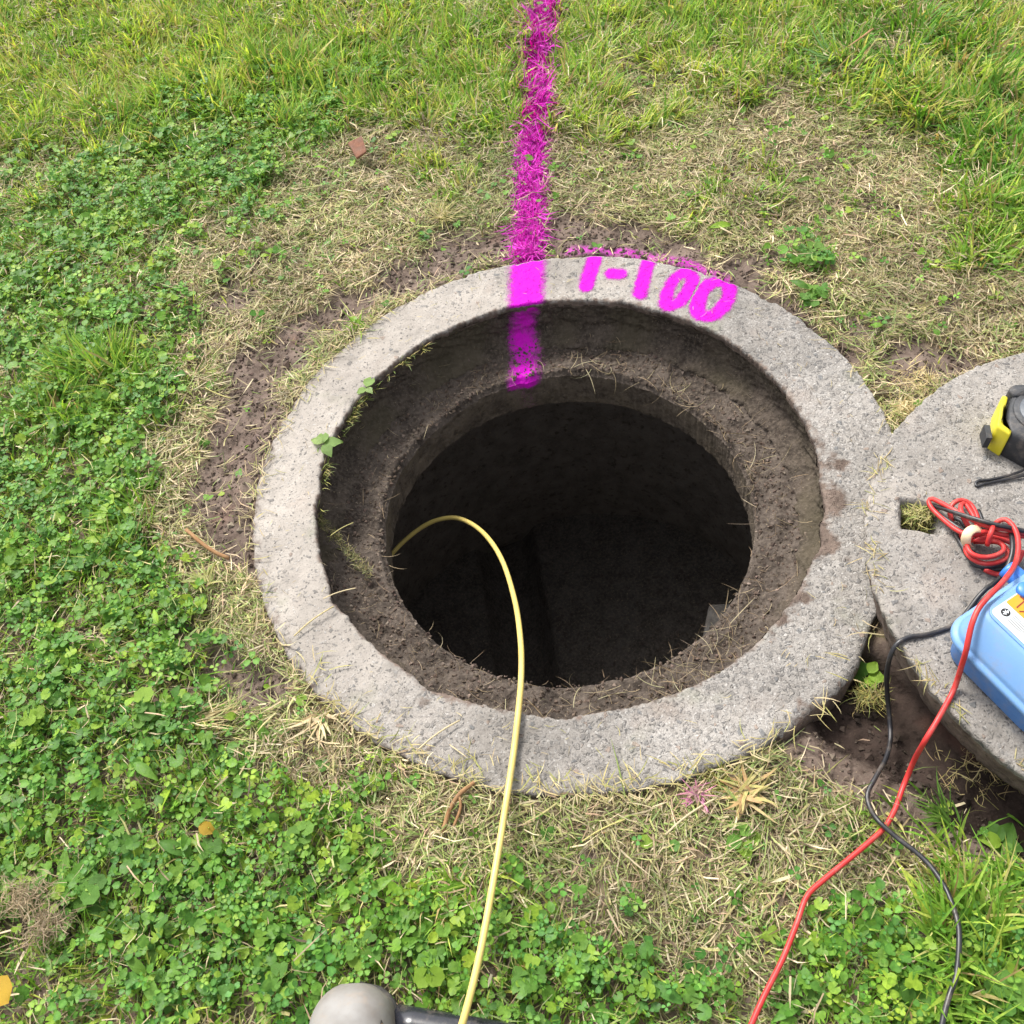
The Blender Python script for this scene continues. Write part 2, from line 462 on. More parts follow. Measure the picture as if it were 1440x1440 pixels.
def stripe_mask(x, y, hw=.024):
    d = seg_dist(x, y, STRIPE) + .008 * (fbm(x, y, 45, 2, 71) - .5)
    return np.where(y > .3, sstep(hw + .016, hw - .012, d), 0)

# ---------------------------------------------------------------- setting: ground
def build_ground():
    nt = 720
    rad = [.455]
    while rad[-1] < 40:
        r = rad[-1]
        rad.append(r + (.005 if r < .75 else .009 if r < 1.6 else .018 if r < 2.4 else r * .09))
    rad = np.array(rad)
    th = np.linspace(0, 2 * np.pi, nt, endpoint=False)
    rr, tt = np.meshgrid(rad, th, indexing='ij')
    x, y = (rr * np.cos(tt)).ravel(), (rr * np.sin(tt)).ravel()
    fl = fields(x, y)
    z = ground_z(x, y, fl)
    c, g, d, p = fl
    straw = np.clip(1 - .75 * c - .3 * g, 0, 1) * (1 - d)
    r = np.hypot(x, y)
    # overspray beside the stripe and beyond the digits
    pm = np.maximum(stripe_mask(x, y) * .95, .50 * np.exp(-(seg_dist(x, y, np.array([(0.0916,0.5409,-0.0200), (0.1833,0.5192,-0.0200), (0.2914,0.4590,-0.0200), (0.3552,0.3977,-0.0200)])[:, :2]) / .020) ** 2))
    me = np_mesh('ground', np.stack([x, y, z], -1), grid_faces(len(rad), nt, wrap=True), M_ground,
                 {'pit_dark': p, 'straw': straw, 'far': sstep(.95, 1.7, r), 'paint': pm}, smooth=True)
    tag(link('ground', me), 'brown soil ground under patchy turf and clover', kind='structure')
build_ground()

# ---------------------------------------------------------------- the manhole
manhole = thing('manhole', 'open round manhole with a broad concrete rim in the grass', 'manhole', (0, 0, -.12))
MZ = .12
def mh(name, v, f, mat, attrs=None, smooth=True, parent=None):
    o = link(name, np_mesh(name, np.asarray(v) - (np.array([0, 0, -MZ]) if parent is None else 0), f, mat, attrs, smooth), parent or manhole)
    return o

NT_ = 1150
TH = np.linspace(0, 2 * np.pi, NT_, endpoint=False)
def circ_noise(th, f, s, oct=3):
    return fbm(np.cos(th) * 3, np.sin(th) * 3, f, oct, s) - .5

def rim_out(th):
    d = np.degrees(np.arctan2(np.sin(th), np.cos(th)))
    r = .507 + .008 * circ_noise(th, 2, 31) + .006 * circ_noise(th, 11, 32)
    r = r - .014 * np.exp(-((d + 41) / 7) ** 2) - .010 * np.exp(-((d + 28) / 8) ** 2) + .004 * np.exp(-((d + 55) / 6) ** 2)
    return r
def rim_in(th):
    r = .3945 + .004 * circ_noise(th, 2, 41) + .0045 * circ_noise(th, 14, 42) + .003 * circ_noise(th, 40, 43, 2)
    d = np.degrees(np.arctan2(np.sin(th), np.cos(th)))
    for a, w, h in ((-158, 3, .008), (-128, 2.5, .007), (172, 2.5, -.004), (-20, 2, .004), (-12, 4, -.003), (-30, 2.2, .006), (64, 2, .004), (-100, 3, .006)):
        r = r + h * np.exp(-((d - a) / w) ** 2)
    return r

GLYPHS = {
    'painted_digit': [[(0.1332,0.4901,0.0000), (0.1014,0.4124,0.0000)], ],
    'painted_dash': [[(0.1540,0.4337,0.0000), (0.1678,0.4302,0.0000)], ],
    'painted_digit.001': [[(0.2241,0.4470,0.0000), (0.2097,0.4176,0.0000), (0.1913,0.3693,0.0000)], [(0.1964,0.3811,0.0000), (0.1916,0.3710,0.0000)]],
    'painted_digit.002': [[(0.2809,0.4091,0.0000), (0.2573,0.3922,0.0000), (0.2359,0.3563,0.0000), (0.2322,0.3297,0.0000), (0.2519,0.3321,0.0000), (0.2747,0.3577,0.0000), (0.2916,0.3892,0.0000), (0.2809,0.4091,0.0000)], ],
    'painted_digit.003': [[(0.3335,0.3711,0.0000), (0.3088,0.3604,0.0000), (0.2858,0.3255,0.0000), (0.2797,0.2964,0.0000), (0.2957,0.2854,0.0000), (0.3199,0.3009,0.0000), (0.3438,0.3331,0.0000), (0.3480,0.3580,0.0000), (0.3335,0.3711,0.0000)], ],
}
RIMSTRIPE = np.array([(0.0144,0.5370,0.0000), (0.0031,0.4798,0.0000), (-0.0120,0.3881,0.0000), (-0.0287,0.3022,0.0000)])[:, :2]

def rim_height(x, y):
    return .0022 * (fbm(x, y, 40, 3, 51) - .5) + .0035 * (fbm(x, y, 8, 2, 52) - .5) + .0012 * (fbm(x, y, 130, 2, 53) - .5) - .0022

def build_rim():
    ro, ri = rim_out(TH), rim_in(TH)
    nr = 52
    rows = []
    cx, cy = RING_C
    dx, dy = np.cos(TH), np.sin(TH)
    chip = .004 + .010 * sstep(.1, .4, circ_noise(TH, 9, 61)) + .016 * np.exp(-((np.degrees(np.arctan2(dy, dx)) + 60) / 14) ** 2)
    def row(r, z, k):                      # k: 0 outer centre .. 1 inner centre
        rows.append(np.stack([r * dx + cx * k, r * dy + cy * k, z + 0 * r], -1))
    for z in (-.12, -.06, -.03): row(ro + .004 * circ_noise(TH, 12, 62), np.full_like(ro, z), 0)
    for a in (0, .25, .5, .75): row(ro - chip * (1 - math.cos(a * math.pi / 2)), -chip * (1 - math.sin(a * math.pi / 2)) * 1.0, 0)
    for k in np.linspace(0, 1, nr):
        r = (ro - chip) * (1 - k) + (ri + .004) * k
        row(r, 0 * r, k)
    for a in (.35, .7, 1): row(ri + .004 * (1 - math.sin(a * math.pi / 2)), -.005 * (1 - math.cos(a * math.pi / 2)) + 0 * ri, 1)
    row(ri + .001, np.full_like(ri, -.016), 1)
    v = np.concatenate(rows)
    v[:, 2] += rim_height(v[:, 0], v[:, 1]) * (v[:, 2] > -.05)
    x, y = v[:, 0], v[:, 1]
    th = np.arctan2(y, x)
    d = np.degrees(th)
    rr = np.hypot(x, y)
    ang = np.radians(d + 25)
    exposed = np.clip(.35 + .38 * np.cos(ang) + .35 * (fbm(x, y, 6, 3, 66) - .5), .06, 1)
    rin, rou = rim_in(th), rim_out(th)
    ti = np.hypot(x - cx, y - cy) - rin
    # soil still clinging to the inner and outer edges
    inner = np.exp(-np.clip(ti, 0, 1) / (.010 + .016 * sstep(30, 80, d) * sstep(120, 60, d) + .028 * np.exp(-((d + 8) / 14) ** 2) + .012 * np.exp(-((d + 52) / 10) ** 2)))
    outer = np.exp(-np.clip(rou - rr, 0, 1) / (.006 + .020 * sstep(95, 140, np.abs(d))))
    dirt_shade = np.clip(.60 * inner + .56 * outer + .45 * blobs([(-0.266,-0.334,0.014,1.10), (0.142,-0.422,0.012,0.90), (0.122,-0.397,0.010,0.80), (0.341,-0.200,0.026,1.70), (0.379,-0.130,0.024,1.60), (0.286,-0.280,0.016,1.20), (0.410,-0.062,0.016,1.20), (0.247,-0.307,0.010,1.00), (0.168,-0.406,0.010,1.10), (0.208,-0.387,0.008,1.00), (-0.028,-0.416,0.007,0.80), (0.237,-0.434,0.020,0.80), (0.362,-0.235,0.012,0.90), (0.457,-0.113,0.010,1.00), (0.420,-0.197,0.009,1.00), (-0.223,-0.339,0.020,0.50), (0.219,-0.431,0.030,0.60), (-0.297,-0.259,0.020,0.40), (-0.066,0.490,0.008,0.70)], x, y), 0, 1)  # soil spots; those at the cover's edge are painted seam shade
    dirt_shade = np.where(v[:, 2] < -.012, 1.0, dirt_shade)
    mh('rim', v, grid_faces(len(rows), NT_, wrap=True, flip=False), M_concrete, {'exposed': exposed, 'dirt_shade': dirt_shade})
    # paint: the same faces, a fraction of a millimetre proud
    base = 7 * NT_
    n_rows = nr + 3
    pv = v[base:base + n_rows * NT_].copy()
    pf = grid_faces(n_rows, NT_, wrap=True)
    px, py = pv[:, 0], pv[:, 1]
    wob = .005 * (fbm(px, py, 45, 3, 77) - .5)
    G = {}
    width = {'painted_dash': .0125, 'painted_digit': .0115, 'painted_digit.001': .0105, 'painted_digit.002': .0096, 'painted_digit.003': .0106}
    for k, polys in GLYPHS.items():
        dd = np.min([seg_dist(px, py, (spline(q, .006) if len(q) > 2 else np.array(q))[:, :2]) for q in polys], axis=0) + wob
        G[k] = dd - width[k] + .0008
    G['painted_line'] = seg_dist(px, py, RIMSTRIPE) + wob - .0235
    keys = list(G)
    D = np.stack([G[k] for k in keys])
    own = D.argmin(0)
    for i, k in enumerate(keys):
        soft = .040 if k == 'painted_line' else .016
        halo = .36 * np.exp(-np.clip(D[i], 0, 1) / .018)
        mask = np.maximum(sstep(soft, -soft * .7, D[i]), halo)
        keep_v = (D[i] < .045) & (own == i)
        keep = (keep_v[pf].sum(1) >= 3) if True else None
        sel = pf[keep]
        if not len(sel): continue
        # a face belongs to the glyph that owns its first corner
        sel = sel[own[sel[:, 0]] == i]
        idx, inv = np.unique(sel, return_inverse=True)
        vv = pv[idx].copy(); vv[:, 2] += .0006
        mh(k.split('.')[0], vv, inv.reshape(-1, 4), M_paint, {'paint': mask[idx], 'exposed': exposed[base:base + n_rows * NT_][idx]})
build_rim()

SPX = [q[0] for q in ([(-0.0095,0.3875,0.0000)][0], [(-0.0228,0.3740,-0.0700)][0], [(-0.0387,0.3030,-0.1000)][0])]
def inner_paint(x, y, z):
    c = np.where(z > -.06, SPX[0] + (SPX[1] - SPX[0]) * np.clip(-z / .06, 0, 1), SPX[1] + (SPX[2] - SPX[1]) * np.clip((.37 - y) / .07, 0, 1))
    d = np.abs(x - c + .01 * (fbm(x, y, 40, 2, 78) - .5) - .004 * 0)
    return (.62 + .72 * fbm(x + z, y + z, 55, 3, 79)) * np.where((y > 0) & (z > -.125), np.where(z > -.075, .62, .80) * sstep(.052, .004, d), np.where((y > 0), .28 * sstep(.05, .0, d), 0))

LEDGE_Z, LIP_Z, R_HOLE = -.100, -.182, .3055
def build_inside():
    cx, cy = RING_C
    dx, dy = np.cos(TH), np.sin(TH)
    d = np.degrees(np.arctan2(dy, dx))
    ri = rim_in(TH)
    undercut = .010 + .022 * np.exp(-((d - 178) / 6) ** 2) + .022 * np.exp(-((d + 172) / 8) ** 2) - .004 * sstep(20, 90, d) * sstep(150, 110, d)
    rows = []
    n = 26
    for k in range(n):
        u = k / (n - 1)
        z = -.013 - u * (-.013 - LEDGE_Z - .004)
        r = ri + undercut * min(1, u * 4) - .034 * sstep(.62, 1, np.full_like(ri, u)) ** 1.5 + .012 * (fbm(dx * 6 + z * 9, dy * 6 + z * 30, 5, 3, 81) - .5)
        rows.append(np.stack([cx + r * dx, cy + r * dy, np.full_like(r, z)], -1))
    v = np.concatenate(rows)
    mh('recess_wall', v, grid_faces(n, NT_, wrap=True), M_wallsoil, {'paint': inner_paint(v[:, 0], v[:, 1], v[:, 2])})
    # ledge
    rows = []
    n = 44
    hr = R_HOLE + .0035 * circ_noise(TH, 6, 82) + .0025 * circ_noise(TH, 30, 83)
    for k in range(n):
        u = k / (n - 1)
        r = (.405) * (1 - u) + hr * u
        x, y = cx + r * dx, cy + r * dy
        z = LEDGE_Z + .018 * (fbm(x, y, 13, 3, 84) - .5) + .010 * (fbm(x, y, 60, 3, 85) - .5) - .012 * sstep(.9, 1, np.full_like(r, u))
        z = z + .014 * sstep(.5, 0, np.full_like(r, u))
        rows.append(np.stack([x, y, z], -1))
    v = np.concatenate(rows)
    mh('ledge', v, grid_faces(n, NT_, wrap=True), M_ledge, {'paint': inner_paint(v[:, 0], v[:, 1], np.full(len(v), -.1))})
    edge_z = rows[-1][:, 2]
    rows2 = []
    for k in range(9):
        u = k / 8
        r = hr + .003 * u + .004 * (fbm(dx * 5, dy * 5 + u * 3, 6, 2, 86) - .5) * (u > 0)
        z = edge_z * (1 - u) + LIP_Z * u
        rows2.append(np.stack([cx + r * dx, cy + r * dy, z], -1))
    v = np.concatenate(rows2)
    mh('neck_wall', v, grid_faces(9, NT_, wrap=True), M_neck, {'paint': inner_paint(v[:, 0], v[:, 1], v[:, 2])})
    # slab underside, chamber wall
    m = 160
    th = np.linspace(0, 2 * np.pi, m, endpoint=False)
    ex, ey = np.cos(th), np.sin(th)
    prof = [(.316, LIP_Z + .004), (.46, -.186)] + [(.46 + .003 * (i % 2), -.19 - i * .045) for i in range(1, 16)]
    v = np.concatenate([np.stack([cx + r * ex, cy + r * ey, np.full(m, z)], -1) for r, z in prof])
    mh('chamber_wall', v, grid_faces(len(prof), m, wrap=True), M_wet)
    # benched floor with a half-round channel
    g = np.linspace(-.47, .47, 110)
    X, Y = np.meshgrid(g, g, indexing='ij')
    ch = -.118 + .0 * Y
    q = np.clip(1 - ((X - ch) / .075) ** 2, 0, 1)
    Z = -.82 + .05 * np.abs(X - ch) / .4 - .07 * q ** .8 + .010 * (fbm(X, Y, 12, 3, 88) - .5)
    v = np.stack([cx + X, cy + Y, Z], -1).reshape(-1, 3)
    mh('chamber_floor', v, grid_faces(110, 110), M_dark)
    # cast step jutting from the wall
    a = np.array([(0.2556,-0.0030,-0.5000), (0.3513,-0.0348,-0.5000), (0.3260,-0.1456,-0.5000), (0.2109,-0.1055,-0.5000)])
    a[1, 0] = a[2, 0] = .44
    lo = a.copy(); lo[:, 2] -= .05
    v = np.vstack([a, lo])
    f = np.array([[0, 3, 2, 1], [4, 5, 6, 7], [0, 1, 5, 4], [1, 2, 6, 5], [2, 3, 7, 6], [3, 0, 4, 7]])
    st = mh('step', v, f, M_step, smooth=False)
    b = st.modifiers.new('edge', 'BEVEL'); b.width = .008; b.segments = 2
build_inside()

# ---------------------------------------------------------------- the cover lying beside it
LID_R, LID_T, LID_TOP = .377, .092, .086
lid = thing('manhole_cover', 'round concrete manhole cover lying on the grass, edge on the rim', 'manhole cover', (LID_C[0], LID_C[1], LID_TOP - LID_T))
ldir = np.array([-LID_C[0], -LID_C[1]]) / math.hypot(*LID_C)
TILT = .008 / .35
def lid_z(x, y): return LID_TOP + TILT * ((np.asarray(x) - LID_C[0]) * ldir[0] + (np.asarray(y) - LID_C[1]) * ldir[1])
def build_lid():
    n = 700
    th = np.linspace(0, 2 * np.pi, n, endpoint=False)
    dx, dy = np.cos(th), np.sin(th)
    R_ = LID_R + .006 * circ_noise(th, 3, 91) + .004 * circ_noise(th, 16, 92)
    chip = .004 + .008 * sstep(.08, .35, circ_noise(th, 12, 93))
    slot = np.array([(0.4278,-0.2019,0.0920), (0.4745,-0.2238,0.0920), (0.4585,-0.2640,0.0920), (0.4126,-0.2475,0.0920)])[:, :2] - LID_C
    rows = []
    def row(r, z): rows.append(np.stack([r * dx, r * dy, z + 0 * r], -1))
    nr = 70
    for k in np.linspace(0.0004, 1, nr): row((R_ - chip) * k, 0 * R_)
    for a in (.35, .7, 1): row(R_ - chip * (1 - math.sin(a * math.pi / 2)), -chip * (1 - math.cos(a * math.pi / 2)))
    for u in np.linspace(.12, 1, 12): row(R_ - .026 * u + .004 * (fbm(dx * 8, dy * 8 + u * 2, 5, 2, 94) - .5), np.full_like(R_, -LID_T * u))
    for k in (.6, .02): row((R_ - .026) * k, np.full_like(R_, -LID_T))
    v = np.concatenate(rows)
    top = v[:, 2] > -.02
    v[:, 2] += top * (rim_height(v[:, 0] + 3, v[:, 1]) + .002)
    # lifting slot: sink the faces inside it
    e0, e1 = slot[1] - slot[0], slot[3] - slot[0]
    inv = np.linalg.inv(np.stack([e0, e1], 1))
    q = (v[:, :2] - slot[0]) @ inv.T
    m = np.minimum(np.minimum(q[:, 0], 1 - q[:, 0]), np.minimum(q[:, 1], 1 - q[:, 1])) + .08 * (fbm(v[:, 0], v[:, 1], 70, 2, 95) - .5)
    sink = sstep(-.03, .16, m) * top
    v[:, 2] -= sink * .040
    v[:, 2] += TILT * (v[:, 0] * ldir[0] + v[:, 1] * ldir[1]) + LID_T
    exposed = np.clip(.42 + .5 * (fbm(v[:, 0], v[:, 1], 6, 3, 96) - .5), .1, 1)
    side = (~top) * 1.0
    dirt_shade = np.clip(side * .78 + sink * .62 + .42 * np.exp(-np.clip(LID_R - np.hypot(v[:, 0], v[:, 1]), 0, 1) / .008), 0, 1)
    link('slab', np_mesh('slab', v, grid_faces(len(rows), n, wrap=True), M_concrete, {'exposed': exposed, 'dirt_shade': dirt_shade}, True), lid)
build_lid()

# ---------------------------------------------------------------- vegetation builders
def blade_arrays(root, az, L, lean, bend, w, segs, col, curl=None, twist=None, tipcol=None, blunt=.0):
    n = len(root)
    curl = np.zeros(n) if curl is None else curl
    twist = np.zeros(n) if twist is None else twist
    pts = [root]
    for k in range(segs):
        a = lean + bend * (k + .5) / segs
        z = az + curl * (k + .5) / segs
        st = (L / segs)[:, None] * np.stack([np.sin(a) * np.cos(z), np.sin(a) * np.sin(z), np.cos(a)], -1)
        pts.append(pts[-1] + st)
    side = np.stack([-np.sin(az) * np.cos(twist), np.cos(az) * np.cos(twist), np.sin(twist)], -1)
    V, C = [], []
    for k in range(segs):
        u = k / segs
        ww = (w * .5 * (1 - (1 - blunt) * u ** 2.2) * (1 if k else .75))[:, None]
        V += [pts[k] - side * ww, pts[k] + side * ww]
        cc = col if tipcol is None else col * (1 - u) + tipcol * u
        C += [cc, cc]
    V.append(pts[-1]); C.append(col if tipcol is None else tipcol)
    nv = 2 * segs + 1
    V = np.stack(V, 1).reshape(-1, 3); C = np.stack(C, 1).reshape(-1, 3)
    base = (np.arange(n) * nv)[:, None]
    F = []
    for k in range(segs - 1):
        F += [base + np.array([2 * k, 2 * k + 1, 2 * k + 3]), base + np.array([2 * k, 2 * k + 3, 2 * k + 2])]
    k = segs - 1
    F.append(base + np.array([2 * k, 2 * k + 1, 2 * k + 2]))
    return V, np.vstack(F), C

def stack_arrays(lst):
    V, F, C, n = [], [], [], 0
    for v, f, c in lst:
        V.append(v); F.append(f + n); C.append(c); n += len(v)
    return np.vstack(V), np.vstack(F), np.vstack(C)

def leaflet():
    v = np.array([[.10, 0, 0], [.45, -.36, .07], [.85, -.42, .10], [1.06, -.22, .08], [1.0, 0, .03], [1.06, .22, .08], [.85, .42, .10], [.45, .36, .07], [.6, 0, .0]])
    f = np.array([[8, i, (i + 1) % 8] for i in range(8)])
    return v, f
def trefoil(spread=2.094):
    v, f = leaflet()
    V, F = [], []
    for k in range(3):
        a = k * spread + .1 * k
        m = np.array([[math.cos(a), -math.sin(a), 0], [math.sin(a), math.cos(a), 0], [0, 0, 1]])
        V.append(v @ m.T); F.append(f + 9 * k)
    return np.vstack(V), np.vstack(F)
def scallop(n=22, lobes=7, gap=.5, depth=.14, cut=.0):
    a = np.linspace(gap / 2, 2 * math.pi - gap / 2, n)
    r = 1 - depth * np.abs(np.sin(a * lobes / 2)) ** 2 - cut * (np.abs(np.sin(a * 1.5)) ** 3)
    v = np.vstack([[[0, 0, 0]], np.stack([-np.cos(a) * r, np.sin(a) * r, .20 * r ** 2 + .05 * np.cos(3 * a)], -1), [[-.05, 0, .02]]])
    f = np.array([[0, i, i + 1] for i in range(1, n)])
    return v, f
def lance():
    s = np.linspace(0, 1, 6)
    w = .16 * np.sin(np.pi * np.clip(s, .03, .97) ** .8) + .01
    z = .35 * s - .45 * s ** 2
    v = np.vstack([np.stack([s, -w, z + .05], -1), np.stack([s, 0 * s, z], -1), np.stack([s, w, z + .05], -1)])
    f = []
    for i in range(5):
        f += [[i, i + 1, 7 + i], [i, 7 + i, 6 + i], [6 + i, 7 + i, 13 + i], [6 + i, 13 + i, 12 + i]]
    return v, np.array(f)
def ovate():
    s = np.linspace(0, 1, 7)
    w = .34 * np.sin(np.pi * np.clip(s, .02, .98) ** .75) + .01
    z = .25 * s - .4 * s ** 2
    w = w * (1 + .12 * (np.arange(7) % 2))
    v = np.vstack([np.stack([s, -w, z + .08], -1), np.stack([s, 0 * s, z], -1), np.stack([s, w, z + .08], -1)])
    f = []
    for i in range(6):
        f += [[i, i + 1, 8 + i], [i, 8 + i, 7 + i], [7 + i, 8 + i, 15 + i], [7 + i, 15 + i, 14 + i]]
    return v, np.array(f)

def rot_mats(yaw, tilt, tdir):
    cy, sy = np.cos(yaw), np.sin(yaw)
    n = len(yaw)
    Rz = np.zeros((n, 3, 3)); Rz[:, 0, 0] = cy; Rz[:, 0, 1] = -sy; Rz[:, 1, 0] = sy; Rz[:, 1, 1] = cy; Rz[:, 2, 2] = 1
    ax = np.stack([-np.sin(tdir), np.cos(tdir), 0 * tdir], -1)
    K = np.zeros((n, 3, 3))
    K[:, 0, 1] = -ax[:, 2]; K[:, 0, 2] = ax[:, 1]; K[:, 1, 0] = ax[:, 2]; K[:, 1, 2] = -ax[:, 0]; K[:, 2, 0] = -ax[:, 1]; K[:, 2, 1] = ax[:, 0]
    c, s = np.cos(tilt)[:, None, None], np.sin(tilt)[:, None, None]
    Rt = np.eye(3) + s * K + (1 - c) * (K @ K)
    return Rt @ Rz

def scatter(tv, tf, pos, yaw, tilt, tdir, size, col, jitter=.12, vw=None):
    M = rot_mats(yaw, tilt, tdir)
    v = np.einsum('nij,kj->nki', M, tv) * size[:, None, None] + pos[:, None]
    n, k = len(pos), len(tv)
    f = (tf[None] + (np.arange(n) * k)[:, None, None]).reshape(-1, 3)
    c = np.repeat(col[:, None], k, 1) * (1 + jitter * (rng.random((n, k, 1)) - .5))
    if vw is not None: c = c * vw[None, :, None]
    return v.reshape(-1, 3), f, c.reshape(-1, 3)

def palette(n, cols, jit=.18, weights=None):
    cols = np.array(cols)
    c = cols[rng.choice(len(cols), n, p=weights)]
    return c * (1 + jit * (rng.random((n, 1)) - .5) * 2) * (1 + .08 * (rng.random((n, 3)) - .5))

QUAD = np.array([(-2.3680,3.5833,0.0000), (2.0900,1.6944,0.0000), (0.4795,-1.0489,0.0000), (-1.0254,-0.8442,0.0000)])[:, :2]
def in_quad(x, y, Q=None):
    Q = QUAD if Q is None else Q
    ok = np.ones(len(x), bool)
    for i in range(4):
        a, b = Q[i], Q[(i + 1) % 4]
        ok &= ((b[0] - a[0]) * (y - a[1]) - (b[1] - a[1]) * (x - a[0])) < 0
    return ok
CORE = np.array([(-1.3536,2.1086,0.0000), (1.3291,1.1759,0.0000), (0.3730,-0.8655,0.0000), (-0.8383,-0.6837,0.0000)])[:, :2]
lo_, hi_ = QUAD.min(0), QUAD.max(0)

def sample(density, n_per_m2, rim_gap=.0, lid_gap=-.02):
    n = int(n_per_m2 * np.prod(hi_ - lo_))
    x = rng.uniform(lo_[0], hi_[0], n); y = rng.uniform(lo_[1], hi_[1], n)
    k = in_quad(x, y) & (in_quad(x, y, CORE) | (rng.random(n) < .26))
    x, y = x[k], y[k]
    r = np.hypot(x, y)
    k = (r > rim_out(np.arctan2(y, x)) + rim_gap) & (np.hypot(x - LID_C[0], y - LID_C[1]) > LID_R + lid_gap)
    x, y = x[k], y[k]
    fl = fields(x, y)
    k = rng.random(len(x)) < density(x, y, *fl)
    x, y = x[k], y[k]
    fl = tuple(q[k] for q in fl)
    return x, y, ground_z(x, y, fl), fl

SMALL = dict(size=1.0)
def paint_split(x, y):
    """blades that the spray can reached"""
    return rng.random(len(x)) < stripe_mask(x, y) * 1.05

PAINTED = []
def paint_cols(n):
    return palette(n, [(.64, .010, .54), (.74, .02, .63), (.50, .007, .42), (.66, .07, .56), (.34, .005, .28)], .15)

def make_straw():
    x, y, z, (c, g, d, p) = sample(lambda x, y, c, g, d, p: np.clip(1.05 - .80 * c - .46 * g, .12, 1) * (1 - .955 * d) * (1 - .92 * p) * (1 - .95 * np.exp(-((np.hypot(x, y) - .512) / .014) ** 2) * sstep(0, 20, ring_rt(x, y)[1]) * sstep(125, 100, ring_rt(x, y)[1])), 70000)
    n = len(x)
    L = rng.gamma(3, .0072, n) + .006
    w = rng.gamma(4, .00028, n) + .0006
    zz = z + .002 + rng.random(n) ** 1.5 * .014
    lean = R(90) + rng.normal(0, .16, n)
    col = palette(n, [(.41, .35, .22), (.34, .29, .18), (.53, .46, .31), (.23, .18, .105), (.38, .35, .16), (.27, .28, .11), (.36, .26, .17), (.12, .09, .06), (.17, .23, .075)],
                  .25, [.16, .14, .12, .10, .12, .14, .06, .04, .12])
    gp = sstep(.40, .68, fbm(x, y, 5.5, 3, 151) + .12 * rng.normal(0, 1, n)) * .42
    k = rng.random(n) < gp
    col[k] = palette(k.sum(), [(.20, .27, .075), (.26, .31, .095), (.15, .21, .055), (.30, .33, .13)], .22)
    pd = .66 + .76 * fbm(x, y, 9, 3, 153) * rng.uniform(.75, 1.25, n)
    col = col * pd[:, None]
    col = col * np.array([.97, .95, 1.04])
    high = (rng.random(n) < .12 + .04 * (g > .4)) & ((c > .4) | (g > .4))
    zz = zz + high * rng.uniform(.008, .030, n)
    pm = paint_split(x, y)
    col[pm] = paint_cols(pm.sum())
    args = dict(root=np.stack([x, y, zz], -1), az=np.where(rng.random(n) < .6, fbm(x, y, 13, 2, 155) * 5 * np.pi + rng.normal(0, .55, n), rng.uniform(0, 2 * np.pi, n)), L=L, lean=lean, bend=rng.normal(0, .35, n), w=w, col=col,
                curl=rng.normal(0, .7, n), twist=rng.normal(0, .5, n))
    for m, nm in ((~pm, 0), (pm, 1)):
        a = {k: v[m] for k, v in args.items()}
        r_ = blade_arrays(segs=2, blunt=.6, **a)
        if nm: PAINTED.append(r_)
        else: S = r_
    me = np_mesh('straw_clippings', S[0], S[1], M_straw, {'col': S[2]})
    tag(link('straw_clippings', me), 'dry yellow grass clippings strewn around the concrete rim', 'grass clippings', kind='stuff')
make_straw()

def make_grass():
    # upright meadow grass
    def dens(x, y, c, g, d, p): return np.clip(.13 + g * .95 + .55 * c * (1 - g), .03, 1) * (1 - .94 * d) * (1 - .9 * p)
    x, y, z, (c, g, d, p) = sample(dens, 31000, .004)
    n = len(x)
    clump = fbm(x, y, 22, 2, 101)
    L = (.015 + .038 * g * (.3 + 1.4 * clump) + .020 * c) * rng.uniform(.6, 1.45, n)
    lush = np.exp(-(((x - .95) / .22) ** 2 + ((y - .80) / .35) ** 2)) + .0
    L = L * (1 + .35 * lush)
    tuft_az = fbm(x, y, 12, 2, 103) * 4 * np.pi
    az = tuft_az + rng.normal(0, .9, n)
    lean = np.abs(rng.normal(.55, .35, n))
    bend = rng.uniform(.2, 1.1, n)
    w = (rng.gamma(5, .00042, n) + .0008) * (1 + .45 * g + .3 * lush)
    warm = sstep(.25, .7, fbm(x, y, 5, 3, 104) + .10 * rng.normal(0, 1, n))
    gr = palette(n, [(.175, .35, .045), (.235, .42, .06), (.14, .29, .04), (.29, .44, .08)], .2)
    ye = palette(n, [(.44, .55, .09), (.50, .56, .13), (.36, .50, .08), (.53, .50, .20)], .18)
    top = sstep(.55, 1.0, y + .25 * x)
    k = (rng.random(n) < .14 + .50 * warm * (.25 + .75 * top))[:, None]
    col = np.where(k, ye, gr)
    col = np.where((lush > .4)[:, None] & ~k, palette(n, [(.10, .26, .03), (.13, .30, .04), (.16, .31, .05)], .2), col)
    dry = (rng.random(n) < .10)[:, None]
    col = np.where(dry, palette(n, [(.40, .33, .16), (.36, .26, .13)], .15), col)
    pm = paint_split(x, y)
    col[pm] = paint_cols(pm.sum())
    args = dict(root=np.stack([x, y, z - .002], -1), az=az, L=L, lean=lean, bend=bend, w=w, col=col, curl=rng.normal(0, .35, n), twist=rng.normal(0, .4, n), tipcol=col * rng.uniform(.9, 1.2, (n, 1)))
    a = {k_: v[~pm] for k_, v in args.items()}
    S = blade_arrays(segs=3, **a)
    tag(link('meadow_grass', np_mesh('meadow_grass', S[0], S[1], M_leaf, {'col': S[2]}, True)), 'green and yellowing grass blades across the lawn', 'grass', kind='stuff')
    PAINTED.append(blade_arrays(segs=3, **{k_: v[pm] for k_, v in args.items()}))
make_grass()

